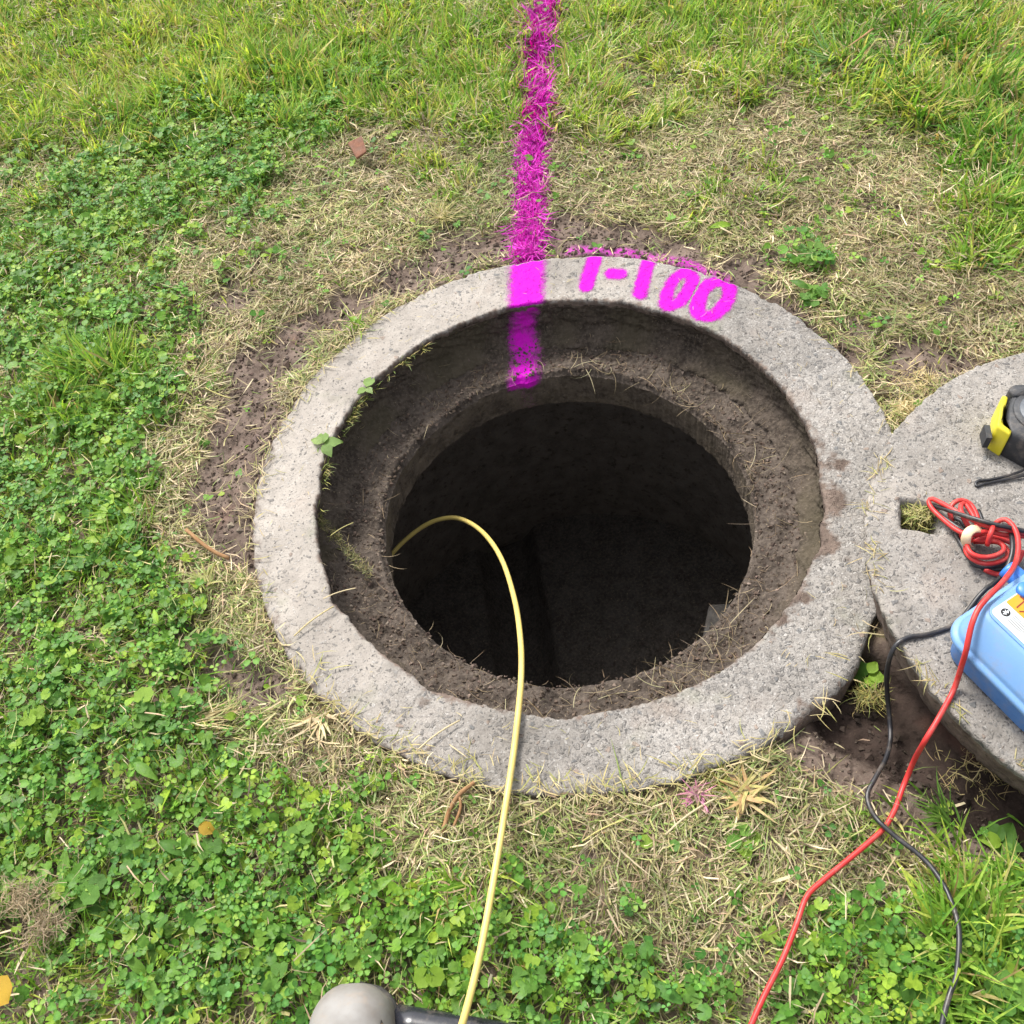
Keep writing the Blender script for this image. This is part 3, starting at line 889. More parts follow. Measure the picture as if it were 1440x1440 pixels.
def make_painted():
    # extra short blades so the stripe reads as one coat
    t = rng.random(13000)
    seg = np.linspace(0, 1, len(STRIPE))
    cx = np.interp(t, seg, STRIPE[:, 0]); cy = np.interp(t, seg, STRIPE[:, 1])
    x = cx + rng.normal(0, .015, len(t)); y = cy
    k = (np.hypot(x, y) > rim_out(np.arctan2(y, x)) + .003) & (rng.random(len(x)) < stripe_mask(x, y))
    x, y = x[k], y[k]
    n = len(x)
    z = ground_z(x, y)
    up = rng.random(n) < .45
    lean = np.where(up, np.abs(rng.normal(.7, .35, n)), R(90) + rng.normal(0, .2, n))
    PAINTED.append(blade_arrays(np.stack([x, y, z + np.where(up, 0, .012 * rng.random(n))], -1), rng.uniform(0, 6.28, n), rng.uniform(.014, .036, n), lean,
                                rng.uniform(0, .8, n), rng.uniform(.0014, .0028, n), 3, paint_cols(n), rng.normal(0, .4, n), rng.normal(0, .4, n)))
    S = stack_arrays(PAINTED)
    tag(link('painted_grass', np_mesh('painted_grass', S[0], S[1], M_straw, {'col': S[2]})), 'stripe of grass sprayed bright magenta running up to the rim', 'painted grass', kind='stuff')
make_painted()

GREENS = [(.098, .232, .036), (.140, .290, .046), (.072, .190, .034), (.155, .310, .054), (.102, .250, .058), (.23, .36, .056)]
def make_clover():
    out = []
    def dens(x, y, c, g, d, p): return np.clip(c * 1.05 + .03 + .05 * g, 0, 1) * (1 - .9 * d) * (1 - .5 * p) * (.28 + .72 * sstep(.38, .52, fbm(x, y, 20, 3, 161)))
    tv, tf = trefoil()
    x, y, z, (c, g, d, p) = sample(dens, 13000, .012)
    n = len(x)
    h = .008 + .030 * rng.random(n) * (.35 + .65 * c)
    size = rng.gamma(8, .00076, n) + .0008
    bush = fbm(x, y, 14, 2, 111)
    h = h * (.55 + .9 * bush)
    col = palette(n, GREENS, .18) * (1 + .35 * (bush[:, None] - .5))
    P = np.stack([x, y, z + h], -1)
    out.append(scatter(tv, tf, P, rng.uniform(0, 6.28, n), np.abs(rng.normal(.30, .36, n)), rng.uniform(0, 6.28, n), size, col, .16, np.tile(np.array([1.1, .96, .92, .95, 1.12, .95, .92, .96, 1.28]), 3)))
    out.append(blade_arrays(np.stack([x + rng.normal(0, .006, n), y + rng.normal(0, .006, n), z - .002], -1), rng.uniform(0, 6.28, n), h * .95, rng.uniform(0, .35, n), rng.uniform(-.2, .2, n),
                            np.full(n, .0012), 2, col * .9))
    # round scalloped leaves (ground ivy, buttercup)
    for (tv, tf), dn, lo, hi in ((scallop(), 1600, .005, .0110), (scallop(26, 9, .45, .12, .38), 1900, .0055, .0125), (ovate(), 1000, .009, .019), (lance(), 130, .025, .05)):
        x, y, z, (c, g, d, p) = sample(dens, dn, .015)
        n = len(x)
        h = .012 + .026 * rng.random(n) * (.4 + .6 * c)
        col = palette(n, [(.11, .245, .038), (.14, .285, .048), (.165, .31, .045), (.085, .20, .034), (.25, .38, .048)], .16)
        old = rng.random(n) < .0003
        col[old] = palette(old.sum(), [(.40, .30, .06), (.33, .17, .07)], .2)
        out.append(scatter(tv, tf, np.stack([x, y, z + h], -1), rng.uniform(0, 6.28, n), np.abs(rng.normal(.22, .25, n)), rng.uniform(0, 6.28, n), rng.uniform(lo, hi, n), col, .20))
        out.append(blade_arrays(np.stack([x + rng.normal(0, .006, n), y + rng.normal(0, .006, n), z - .002], -1), rng.uniform(0, 6.28, n), h, rng.uniform(0, .35, n), rng.uniform(-.2, .2, n),
                                np.full(n, .0014), 2, col * .9))
    S = stack_arrays(out)
    hue = sstep(.35, .65, fbm(S[0][:, 0], S[0][:, 1], 7, 3, 163))[:, None]
    S = (S[0], S[1], S[2] * ((1 - hue) * np.array([.96, 1.02, 1.02]) + hue * np.array([1.18, 1.12, .9])))
    tag(link('clover', np_mesh('clover', S[0], S[1], M_leaf, {'col': S[2]}, True)), 'low green clover and round weed leaves carpeting the ground', 'clover', kind='stuff')
make_clover()

# soil crumbs on the bare patches
def make_crumbs():
    x, y, z, fl = sample(lambda x, y, c, g, d, p: np.clip(d + p, 0, 1), 17000, .001, .004)
    n = len(x)
    s = rng.gamma(2, .0009, n) + .0006
    th = rng.uniform(0, 2 * np.pi, 4200); rr = rng.uniform(.306, .40, 4200)
    lx, ly = RING_C[0] + rr * np.cos(th), RING_C[1] + rr * np.sin(th)
    o = np.array([[1, 0, 0], [-1, 0, 0], [0, 1, 0], [0, -1, 0], [0, 0, .8], [0, 0, -.8]], float)
    f = np.array([[0, 2, 4], [2, 1, 4], [1, 3, 4], [3, 0, 4], [2, 0, 5], [1, 2, 5], [3, 1, 5], [0, 3, 5]])
    lz = LEDGE_Z + .018 * (fbm(lx, ly, 13, 3, 84) - .5) + .010 * (fbm(lx, ly, 60, 3, 85) - .5) + .014 * sstep(.353, .405, rr)
    P = np.vstack([np.stack([x, y, z + s * .2], -1), np.stack([lx, ly, lz], -1)])
    s = np.concatenate([s, np.minimum(rng.gamma(2, .0009, 4200) + .0005, .0042)])
    n = len(P)
    col = palette(n, [(.10, .074, .058), (.145, .110, .087), (.075, .055, .043), (.19, .15, .12)], .2, [.35, .35, .2, .1])
    pit_dk = np.concatenate([fl[3], np.full(4200, .25)])[:, None]  # crumbs get darker in the pits, slightly so on the ledge
    col = col * (1 - .62 * pit_dk)
    S = scatter(o, f, P, rng.uniform(0, 6.28, n), rng.uniform(0, 1, n), rng.uniform(0, 6.28, n), s, col, .2)
    v = S[0] + rng.normal(0, .0006, S[0].shape)
    t = NT('crumb_soil'); m = t.done(t.bsdf(t.attr('col', False), .95, None, .15))
    tag(link('soil_crumbs', np_mesh('soil_crumbs', v, S[1], m, {'col': S[2]})), 'brown soil crumbs on the bare earth and the inner ledge', 'soil', kind='stuff')
make_crumbs()

# hair roots and bits of hay on the ledge and over its edge
def make_ledge_litter():
    n = 560
    th = rng.uniform(0, 2 * np.pi, n); rr = rng.uniform(.302, .41, n)
    x, y = RING_C[0] + rr * np.cos(th), RING_C[1] + rr * np.sin(th)
    z = LEDGE_Z + .018 * (fbm(x, y, 13, 3, 84) - .5) + .010 * (fbm(x, y, 60, 3, 85) - .5) + .014 * sstep(.353, .405, rr) + .003 + .006 * rng.random(n)
    col = palette(n, [(.22, .165, .11), (.16, .115, .075), (.30, .24, .16), (.10, .075, .05)], .2)
    S = [blade_arrays(np.stack([x, y, z], -1), rng.uniform(0, 6.28, n), rng.gamma(3, .006, n) + .006, R(90) + rng.normal(-.05, .2, n), rng.normal(0, .3, n),
                      rng.uniform(.0005, .0012, n), 4, col, rng.normal(0, 1.3, n), rng.normal(0, .5, n), blunt=.6)]
    # tangles
    for cx, cy, m, sp in [(0.026,0.166,26.000,0.04), (0.104,0.132,34.000,0.04), (0.287,0.015,40.000,0.04), (0.161,0.096,20.000,0.03), (-0.158,-0.335,22.000,0.03), (0.006,-0.344,26.000,0.03), (0.129,-0.312,40.000,0.03), (0.149,-0.333,34.000,0.03), (0.075,-0.346,20.000,0.03), (0.221,-0.255,20.000,0.03)]:
        m = int(m * .6)
        x = cx + rng.normal(0, sp, m); y = cy + rng.normal(0, sp * .6, m)
        r = np.hypot(x - RING_C[0], y - RING_C[1])
        q = np.clip(r, .309, .38) / r
        x, y = RING_C[0] + (x - RING_C[0]) * q, RING_C[1] + (y - RING_C[1]) * q
        S.append(blade_arrays(np.stack([x, y, np.full(m, LEDGE_Z + .008) + .008 * rng.random(m)], -1), rng.uniform(0, 6.28, m), rng.uniform(.03, .07, m), R(88) + rng.normal(0, .2, m), rng.normal(.1, .4, m),
                              rng.uniform(.0006, .0013, m), 6, palette(m, [(.26, .20, .13), (.18, .13, .085), (.32, .28, .18)], .15), rng.normal(0, 2.0, m), rng.normal(0, .5, m), blunt=.6))
    # green-yellow fringe hanging on the upper left inner edge
    m = 520
    d = R(1) * rng.uniform(118, 176, m)
    r = rim_in(d) + rng.uniform(-.004, .004, m)
    k = fbm(np.cos(d) * 3, np.sin(d) * 3, 7, 2, 121)
    keep = rng.random(m) < sstep(.35, .6, k)
    d, r = d[keep], r[keep]; m = len(d)
    S.append(blade_arrays(np.stack([RING_C[0] + r * np.cos(d), RING_C[1] + r * np.sin(d), np.full(m, -.012) - .012 * rng.random(m)], -1), d + np.pi + rng.normal(0, .9, m), rng.uniform(.010, .026, m),
                          rng.uniform(.3, 1.3, m), rng.uniform(.2, .9, m), rng.uniform(.0010, .0022, m), 3, palette(m, [(.28, .27, .08), (.20, .24, .07), (.36, .30, .12), (.14, .19, .05)], .2), rng.normal(0, .5, m)))
    # mossy ridge under the left edge
    a, b = np.array([(-0.4143,0.0385,-0.0500), (-0.3430,-0.0616,-0.0500)])
    m = 420
    t = rng.random(m)
    P = a + (b - a) * t[:, None] + rng.normal(0, .004, (m, 3))
    P[:, 2] -= .035 * t
    S.append(blade_arrays(P, rng.uniform(0, 6.28, m), rng.uniform(.006, .015, m), rng.uniform(.4, 1.7, m), rng.normal(0, .4, m), rng.uniform(.0008, .0016, m), 3,
                          palette(m, [(.17, .18, .06), (.24, .22, .09), (.12, .13, .05), (.30, .25, .14)], .2), rng.normal(0, .8, m)))
    S = stack_arrays(S)
    tag(link('ledge_litter', np_mesh('ledge_litter', S[0], S[1], M_straw, {'col': S[2]})), 'fine hair roots, hay and moss littering the inner ledge', 'litter', kind='stuff')
make_ledge_litter()

# loose hay on the rim edge, in the lid's slot and on the lid's edge
def make_rim_hay():
    S = []
    n = 1700
    d = rng.uniform(-np.pi, np.pi, n)
    dd = np.degrees(d)
    wgt = .16 + .8 * sstep(-160, -130, dd) * sstep(-55, -85, dd) + .35 * (dd > 120) - .13 * (np.abs(dd - 60) < 50)
    k = rng.random(n) < wgt
    d = d[k]; n = len(d)
    r = rim_out(d) - np.abs(rng.normal(0, .013, n)) * (1 + .5 * (np.degrees(d) < -100)) + .007
    S.append(blade_arrays(np.stack([r * np.cos(d), r * np.sin(d), .0015 + .004 * rng.random(n)], -1), rng.uniform(0, 6.28, n), rng.uniform(.012, .036, n), R(90) + rng.normal(-.04, .06, n), rng.normal(.05, .1, n),
                          rng.uniform(.0009, .002, n), 3, palette(n, [(.40, .33, .18), (.33, .29, .13), (.27, .27, .10), (.46, .39, .24)], .2), rng.normal(0, .5, n), rng.normal(0, .3, n), blunt=.6))
    n = 150   # odd pieces anywhere on the rim
    d = rng.uniform(-np.pi, np.pi, n); r = rng.uniform(.41, .48, n)
    S.append(blade_arrays(np.stack([r * np.cos(d), r * np.sin(d), np.full(n, .0015)], -1), rng.uniform(0, 6.28, n), rng.uniform(.006, .020, n), R(90) + 0 * d, 0 * d,
                          rng.uniform(.0005, .001, n), 3, palette(n, [(.40, .33, .18), (.33, .29, .13), (.22, .17, .10)], .2), rng.normal(0, .7, n), 0 * d, blunt=.6))
    n = 620   # lifting slot
    c = np.array([(0.4539,-0.2232,0.0500)])[0]
    x = c[0] + rng.normal(0, .012, n); y = c[1] + rng.normal(0, .008, n)
    S.append(blade_arrays(np.stack([x, y, .060 + .028 * rng.random(n)], -1), rng.uniform(0, 6.28, n), rng.uniform(.010, .026, n), R(80) + rng.normal(0, .3, n), rng.normal(0, .3, n),
                          rng.uniform(.0009, .0018, n), 3, palette(n, [(.33, .32, .12), (.22, .26, .08), (.42, .38, .20)], .2), rng.normal(0, .6, n), blunt=.6))
    n = 320   # hanging on the lid's edge
    d = rng.uniform(np.radians(130), np.radians(262), n)
    k = rng.random(n) < sstep(.42, .6, fbm(np.cos(d) * 3, np.sin(d) * 3, 5, 2, 131))
    d = d[k]; n = len(d)
    r = LID_R - .006 + rng.normal(0, .005, n)
    x, y = LID_C[0] + r * np.cos(d), LID_C[1] + r * np.sin(d)
    S.append(blade_arrays(np.stack([x, y, lid_z(x, y) + .002], -1), rng.uniform(0, 6.28, n), rng.uniform(.006, .030, n), R(88) + rng.normal(0, .12, n), rng.normal(.1, .25, n),
                          rng.uniform(.0007, .0016, n), 3, palette(n, [(.33, .30, .13), (.28, .22, .12), (.42, .35, .20), (.20, .20, .08)], .2), rng.normal(0, .6, n), blunt=.6))
    S = stack_arrays(S)
    tag(link('loose_hay', np_mesh('loose_hay', S[0], S[1], M_straw, {'col': S[2]})), 'loose hay lying over the concrete edges and in the lifting slot', 'hay', kind='stuff')
make_rim_hay()

# ---------------------------------------------------------------- plants that can be told apart
def mesh_from(name, arr, mat):
    return np_mesh(name, arr[0], arr[1], mat, {'col': arr[2]}, smooth=True)

def leaf_meshes(shape, cols, k):
    tv, tf = shape
    out = []
    for c in cols[:k]:
        cc = np.tile(np.array(c), (len(tv), 1)) * (1 + .15 * (rng.random((len(tv), 1)) - .5))
        out.append(np_mesh('leaf', tv, tf, M_leaf, {'col': cc}, smooth=True))
    return out
G1 = [(.10, .225, .036), (.13, .26, .042), (.085, .195, .034), (.20, .33, .04)]
LM = {'round': leaf_meshes(scallop(26, 9, .45, .13, .30), G1, 4), 'ivy': leaf_meshes(scallop(), G1, 4),
      'ovate': leaf_meshes(ovate(), G1, 4), 'lance': leaf_meshes(lance(), G1, 4), 'trefoil': leaf_meshes(trefoil(), G1, 4),
      'yellow': leaf_meshes(ovate(), [(.42, .27, .03), (.40, .24, .04)], 2), 'dry': leaf_meshes(lance(), [(.52, .42, .25), (.44, .33, .18), (.36, .22, .12)], 3),
      'pale': leaf_meshes(ovate(), [(.23, .33, .12), (.19, .30, .09)], 2)}
STEM = None
def stem_mesh():
    global STEM
    if STEM is None:
        v, t = join([tube_arrays([(0, 0, 0), (.1, 0, .5), (0, 0, 1)], .05, 5, .34)])
        STEM = np_mesh('stem', v, t, M_leaf, {'col': np.tile([.12, .2, .06], (len(v), 1))}, True)
    return STEM

def weed(name, label, cat, x, y, kind, n, size, height=.025, tilt=.35, group=None, z=None, spread=1.0, pitch=None):
    z = float(ground_z(np.array([x]), np.array([y]))[0]) if z is None else z
    root = thing(name, label, cat, (x, y, z), random.uniform(0, 6.28), group)
    a0 = random.uniform(0, 6.28)
    ms = LM[kind]
    for i in range(n):
        a = a0 + i * 2 * math.pi / n + random.uniform(-.3, .3)
        o = link('leaf', random.choice(ms), root)
        s = size * random.uniform(.7, 1.2)
        if kind in ('round', 'ivy', 'trefoil'):
            d = spread * size * random.uniform(.7, 1.5) * (0 if i == 0 else 1)
            h = height * random.uniform(.7, 1.25)
            o.location = (d * math.cos(a), d * math.sin(a), h)
            t = random.uniform(0, tilt)
            o.rotation_euler = (Matrix.Rotation(t, 3, Vector((-math.sin(a), math.cos(a), 0))) @ Matrix.Rotation(a, 3, 'Z')).to_euler()
            st = link('stem', stem_mesh(), root)
            dirv = Vector(o.location) - Vector((d * .3 * math.cos(a), d * .3 * math.sin(a), -.004))
            st.location = (d * .3 * math.cos(a), d * .3 * math.sin(a), -.004)
            st.rotation_euler = dirv.to_track_quat('Z', 'Y').to_euler()
            st.scale = (.013, .013, dirv.length)
        else:
            o.location = (size * .05 * math.cos(a), size * .05 * math.sin(a), .004 + height * random.uniform(.2, .7))
            e = random.uniform(-.1, tilt) if pitch is None else pitch + random.uniform(-.2, .2)
            o.rotation_euler = (Matrix.Rotation(a, 3, 'Z') @ Matrix.Rotation(-e, 3, 'Y')).to_euler()
        o.scale = (s, s, s)
    return root

ROUND = [
    ('scalloped weed in the lower left clover, right beside the left hay clump', 140, 1262), ('scalloped weed in the clover between the dock and the yellow leaf', 190, 1190),
    ('scalloped weed just below the slim yellow leaf', 300, 1205), ('scalloped weed at the clover edge below the bleached straw tuft', 430, 1185),
    ('scalloped weed next to the left side of the boot toe', 405, 1390), ('scalloped weed touching the top of the boot toe', 520, 1345),
    ('scalloped weed in the clover between boot toe and yellow rod', 610, 1375), ('scalloped weed just right of the yellow rod at the bottom', 745, 1380),
    ('bright scalloped weed at the left edge, level with the lower rim', 60, 1015), ('scalloped weed left of the fallen bundle of yellow stalks', 215, 1010),
    ('scalloped weed at the left edge, level with the middle of the manhole', 40, 800), ('scalloped weed at the far left, below the upper left clover bank', 110, 470)]
for i, (lb, x, y) in enumerate(zip([q[0] for q in ROUND], *np.array([(-0.7046,-0.5187,-0.0200), (-0.6632,-0.4606,-0.0200), (-0.5577,-0.4921,-0.0200), (-0.4361,-0.4944,-0.0200), (-0.4609,-0.6636,-0.0200), (-0.3606,-0.6438,-0.0200), (-0.2855,-0.6793,-0.0200), (-0.1733,-0.7008,-0.0200), (-0.8145,-0.2579,-0.0200), (-0.6524,-0.2820,-0.0200), (-0.8750,0.0140,-0.0200), (-0.8557,0.5390,-0.0200)])[:, :2].T)):
    weed('leafy_weed', lb, 'weed', x, y, 'round' if i % 3 else 'ivy', random.randint(4, 6), random.uniform(.0095, .0135), .034, .4, 'round leaved weeds in the clover')
TRE = ['large clover plant above the bundle of fallen yellow stalks', 'large clover plant left of the light brown twig', 'large clover plant below the tile chip, in the upper left clover bank',
       'large clover plant at the right end of the upper left clover bank', 'large clover plant in the very bottom left, right of the orange leaf', 'large clover plant below the upper left dock',
       'large clover plant in the bottom clover right of the yellow rod', 'large clover plant at the bottom beside the red lead']
for lb, x, y in zip(TRE, *np.array([(-0.5996,-0.2078,-0.0200), (-0.7258,0.0176,-0.0200), (-0.4555,0.9004,-0.0200), (-0.2891,1.1834,-0.0200), (-0.7102,-0.6326,-0.0200), (-0.5277,-0.5717,-0.0200), (-0.0479,-0.7280,-0.0200), (0.0464,-0.7501,-0.0200)])[:, :2].T):
    weed('clover_plant', lb, 'clover', x, y, 'trefoil', random.randint(4, 6), random.uniform(.0075, .0095), .036, .4, 'larger clover plants')
P1 = [(0.5147,0.3997,-0.0200), (0.4822,0.3021,-0.0200), (0.3389,-0.3957,-0.0200), (-0.7430,-0.5062,-0.0200), (-0.6275,-0.6257,-0.0200), (0.0568,-0.5952,-0.0200), (0.1095,-0.5823,-0.0200), (-0.3049,0.8589,-0.0200), (0.2453,-0.7919,-0.0200), (0.3421,-0.7924,-0.0200), (0.4227,-0.6354,-0.0200), (-0.0585,-0.6145,-0.0200)]
weed('weed', 'scalloped green weed just above the rim, right of the digits', 'weed', P1[0][0], P1[0][1], 'round', 6, .017, .022, .3)
weed('weed', 'pale green weed close to the top right edge of the rim', 'weed', P1[1][0], P1[1][1], 'round', 6, .014, .022, .3)
weed('weed', 'small bright green sprig in the gap between rim and cover', 'weed', P1[2][0], P1[2][1], 'ovate', 6, .030, .03, .5, z=-.05)
weed('dock_plant', 'broad leaved dock beside the brown hay clump at lower left', 'weed', P1[3][0], P1[3][1], 'lance', 6, .060, .02, .45)
weed('dock_plant', 'lance leaved dock in the clover left of the boot', 'weed', P1[4][0], P1[4][1], 'lance', 5, .045, .03, .35)
weed('weed', 'single fresh green weed in the clippings below the rim', 'weed', P1[6][0], P1[6][1], 'ovate', 5, .024, .014, .3)
weed('weed', 'bright leafy weed at the bottom beside the black lead', 'weed', P1[8][0], P1[8][1], 'ovate', 7, .034, .03, .5)
weed('weed', 'leafy weed in the bottom right corner of the lawn', 'weed', P1[9][0], P1[9][1], 'round', 7, .016, .03, .4)
weed('weed', 'green weed right of the cables under the cover edge', 'weed', P1[10][0], P1[10][1], 'ovate', 6, .030, .03, .4)
S1 = [(-0.3881,0.1468,-0.0120), (-0.3110,0.2586,-0.0120), (-0.3512,0.1962,-0.0120)]
weed('sprig', 'pale green leafy sprig rooted on the left inner edge of the rim', 'weed', S1[0][0], S1[0][1], 'pale', 5, .028, .018, .25, z=-.012)
weed('sprig', 'small two leaved sprig among dry grass on the inner edge', 'weed', S1[1][0], S1[1][1], 'pale', 3, .024, .016, .2, z=-.012)

# separate grass tufts
def tuft(name, label, x, y, n, L, w, cols, lean=(.15, 1.0), bend=(.2, .9), mat=None, group=None, z=None, azr=(0, 6.28), cat='grass tuft'):
    z = float(ground_z(np.array([x]), np.array([y]))[0]) + (.016 if lean[0] >= .5 else 0) if z is None else z
    a = blade_arrays(np.stack([rng.normal(0, .006, n), rng.normal(0, .006, n), np.full(n, -.003)], -1), rng.uniform(*azr, n), rng.uniform(L * .5, L * 1.15, n), rng.uniform(*lean, n), rng.uniform(*bend, n),
                     rng.uniform(w * .7, w * 1.2, n), 5, palette(n, cols, .15), rng.normal(0, .3, n), rng.normal(0, .3, n))
    o = link(name, mesh_from(name, a, mat or M_leaf))
    o.location = (x, y, z)
    return tag(o, label, cat, group)
TF = [(0.8020,0.8546,-0.0200), (0.7488,0.9656,-0.0200), (0.6653,0.9226,-0.0200), (-0.1410,0.6874,-0.0200), (-0.4080,-0.3319,-0.0200), (0.0915,-0.5137,-0.0200), (0.1282,-0.5313,-0.0200), (0.1052,1.1794,-0.0200), (0.9073,0.4291,-0.0200), (0.9562,0.6353,-0.0200), (0.1022,-0.5080,-0.0200), (-0.3919,-0.3026,-0.0200), (-0.5838,-0.0770,-0.0200), (-0.5899,-0.3041,-0.0200), (0.3630,-0.5990,-0.0200), (0.3383,-0.7432,-0.0200), (-0.4276,0.7190,-0.0200), (0.2561,1.2846,-0.0200), (0.7463,0.4932,-0.0200), (-0.0442,1.3178,-0.0200), (-0.1560,1.2011,-0.0200), (-0.4366,-0.2443,-0.0200), (0.3687,0.0955,-0.0200)]
LUSH = [(.12, .28, .035), (.16, .31, .05), (.24, .36, .06)]
YEL = [(.30, .36, .07), (.24, .33, .05), (.36, .37, .10)]
DRY = [(.47, .38, .20), (.40, .31, .16), (.54, .46, .28)]
tuft('grass_tuft', 'bright yellow green grass tuft at upper right of the lawn', TF[0][0], TF[0][1], 110, .075, .0032, YEL)
tuft('grass_tuft', 'blue green tuft of broad flattened blades at upper right', TF[1][0], TF[1][1], 26, .11, .0065, [(.15, .28, .10), (.20, .33, .14)], (.9, 1.4), (.1, .4), azr=(1.2, 4.2))
tuft('grass_tuft', 'dry splayed star of yellow grass above the rim, left of the stripe', TF[3][0], TF[3][1], 60, .060, .0022, [(.44, .38, .17), (.36, .34, .12), (.5, .42, .22)], (.7, 1.45), (.1, .3), M_straw)
tuft('straw_tuft', 'pale bleached roots and stalks splayed at the lower left rim', TF[4][0], TF[4][1], 15, .054, .0046, [(.46, .37, .24), (.38, .29, .18), (.52, .44, .30)], (1.25, 1.6), (-.1, .2), M_straw, azr=(2.7, 5.6), cat='straw')
tuft('grass_tuft', 'dead brown splayed weed tuft below the rim, right of centre', TF[6][0], TF[6][1], 40, .046, .0050, [(.48, .36, .18), (.40, .26, .13), (.40, .36, .14)], (1.0, 1.55), (-.1, .3), M_straw)
tuft('grass_tuft', 'yellow green tuft leaning on the lower edge of the rim', TF[10][0], TF[10][1], 55, .036, .0030, [(.32, .33, .10), (.40, .36, .15), (.22, .27, .07)], (.3, 1.2), (.1, .6))
tuft('grass_tuft', 'small tuft speckled with pink paint below the rim', TF[5][0] - .02, TF[5][1] - .012, 34, .026, .0026, [(.55, .25, .36), (.45, .30, .28), (.50, .20, .34)], (.5, 1.4), (0, .4), M_straw)
tuft('grass_tuft', 'lush long green grass tuft at the right edge, higher one', TF[9][0], TF[9][1], 120, .070, .0036, LUSH, (.2, 1.1))
tuft('grass_tuft', 'lush long green grass tuft at the right edge, lower one', TF[8][0], TF[8][1], 120, .070, .0036, LUSH, (.2, 1.1))
tuft('grass_tuft', 'yellowish tuft hugging the lower left edge of the rim', TF[11][0], TF[11][1], 40, .032, .0026, [(.34, .30, .10), (.26, .29, .08), (.45, .37, .16)], (.3, 1.3), (.1, .5))
tuft('grass_tuft', 'pale starry tuft at the left of the bare soil band', TF[12][0], TF[12][1], 22, .036, .0040, [(.42, .42, .18), (.36, .40, .15)], (.9, 1.45), (0, .3))
tuft('straw_tuft', 'bundle of fallen yellow stalks at the clover edge', TF[13][0], TF[13][1], 30, .075, .0024, DRY, (1.25, 1.5), (0, .15), M_straw, azr=(-.5, .5), cat='straw')
tuft('grass_tuft', 'dark green blades bent over right of the red lead', TF[14][0], TF[14][1], 36, .055, .0026, [(.09, .19, .03), (.14, .25, .05)], (.7, 1.3), (.1, .4), azr=(1.5, 3.5))
tuft('grass_tuft', 'fresh green tuft beside the black lead at lower right', TF[15][0], TF[15][1], 60, .050, .0028, LUSH, (.2, 1.1))
tuft('grass_tuft', 'light green tuft left of the stripe at the top', TF[19][0], TF[19][1], 110, .060, .0026, YEL)
tuft('grass_tuft', 'yellow green tuft halfway between clover and stripe', TF[20][0], TF[20][1], 90, .050, .0026, YEL)

# the matted clump of grey-brown hay at lower left and stalks
def hay_clump(label, x, y, n, sp, cols, h=.022, lift=.006):
    z = float(ground_z(np.array([x]), np.array([y]))[0])
    a = blade_arrays(np.stack([rng.normal(0, sp, n), rng.normal(0, sp * .6, n), rng.random(n) * h], -1), rng.uniform(0, 6.28, n), rng.uniform(.015, .035, n), R(85) + rng.normal(0, .3, n), rng.normal(.1, .5, n),
                     rng.uniform(.0006, .0013, n), 4, palette(n, cols, .2), rng.normal(0, 1.6, n), rng.normal(0, .5, n), blunt=.6)
    o = link('hay_clump', mesh_from('hay_clump', a, M_straw)); o.location = (x, y, z + lift)
    return tag(o, label, 'hay')
HC = [(-0.7840,-0.5128,-0.0200), (-0.7483,-0.5530,-0.0200), (0.5866,0.0769,-0.0200), (0.5463,0.0168,-0.0200), (0.2693,-0.2995,-0.0200), (0.3312,-0.4257,-0.0200), (0.4379,-0.5484,-0.0200), (0.6952,0.4651,-0.0200), (-0.3388,-0.4307,-0.0200)]
GB = [(.30, .23, .15), (.22, .17, .11), (.36, .29, .20)]
hay_clump('upper matted grey brown hay clump in the lower left clover', HC[0][0], HC[0][1], 330, .017, GB, lift=.028)
hay_clump('lower matted grey brown hay clump in the lower left clover', HC[1][0], HC[1][1], 280, .014, GB, lift=.028)
hay_clump('yellow hay wad in the gap above the cover', HC[2][0], HC[2][1], 200, .022, DRY, .02)
hay_clump('yellow hay wad wedged where rim and cover meet', HC[3][0], HC[3][1], 200, .014, DRY, .02)
hay_clump('yellowed moss tuft on the dug soil beside the cover', HC[5][0], HC[5][1], 220, .010, [(.38, .34, .11), (.30, .24, .12), (.20, .22, .07)])
hay_clump('fringe of torn turf along the hole by the cover', HC[6][0], HC[6][1], 130, .030, [(.36, .29, .16), (.28, .22, .12), (.22, .20, .08)])

# single stalks that can be picked out
ST = [('pale stalk on the soil at the upper left rim', 'A'), ('pale stalk lying over the left rim edge', 'B'), ('long pale stalk crossing the lower left rim edge', 'C'), ('pale stalk on the rim, above the bleached straw tuft', 'D'),
      ('pale stalk in the boundary of clover and clippings near the boot', 'E'), ('pale stalk leaning on the bottom rim edge left of the rod', 'F'), ('pale stalk below the orange brown root', 'G'), ('pale stalk in the clippings right of the rod, below the rim', 'H'),
      ('greenish stalk left of the red lead in the clippings', 'I'), ('pale stalk between red lead and black lead near the bottom', 'J'), ('pale stalk in the clippings above the second digit', 'K'), ('thick pale stalk in the middle of the upper right clippings', 'L'),
      ('pale stalk on the turf left of the magenta stripe', 'M'), ('pale stalk on the soil left of the rim, above the twig', 'N'), ('pale stalk lying between rim and tape measure by the cover', 'O'), ('pale stalk at the right edge above the cover', 'P')]
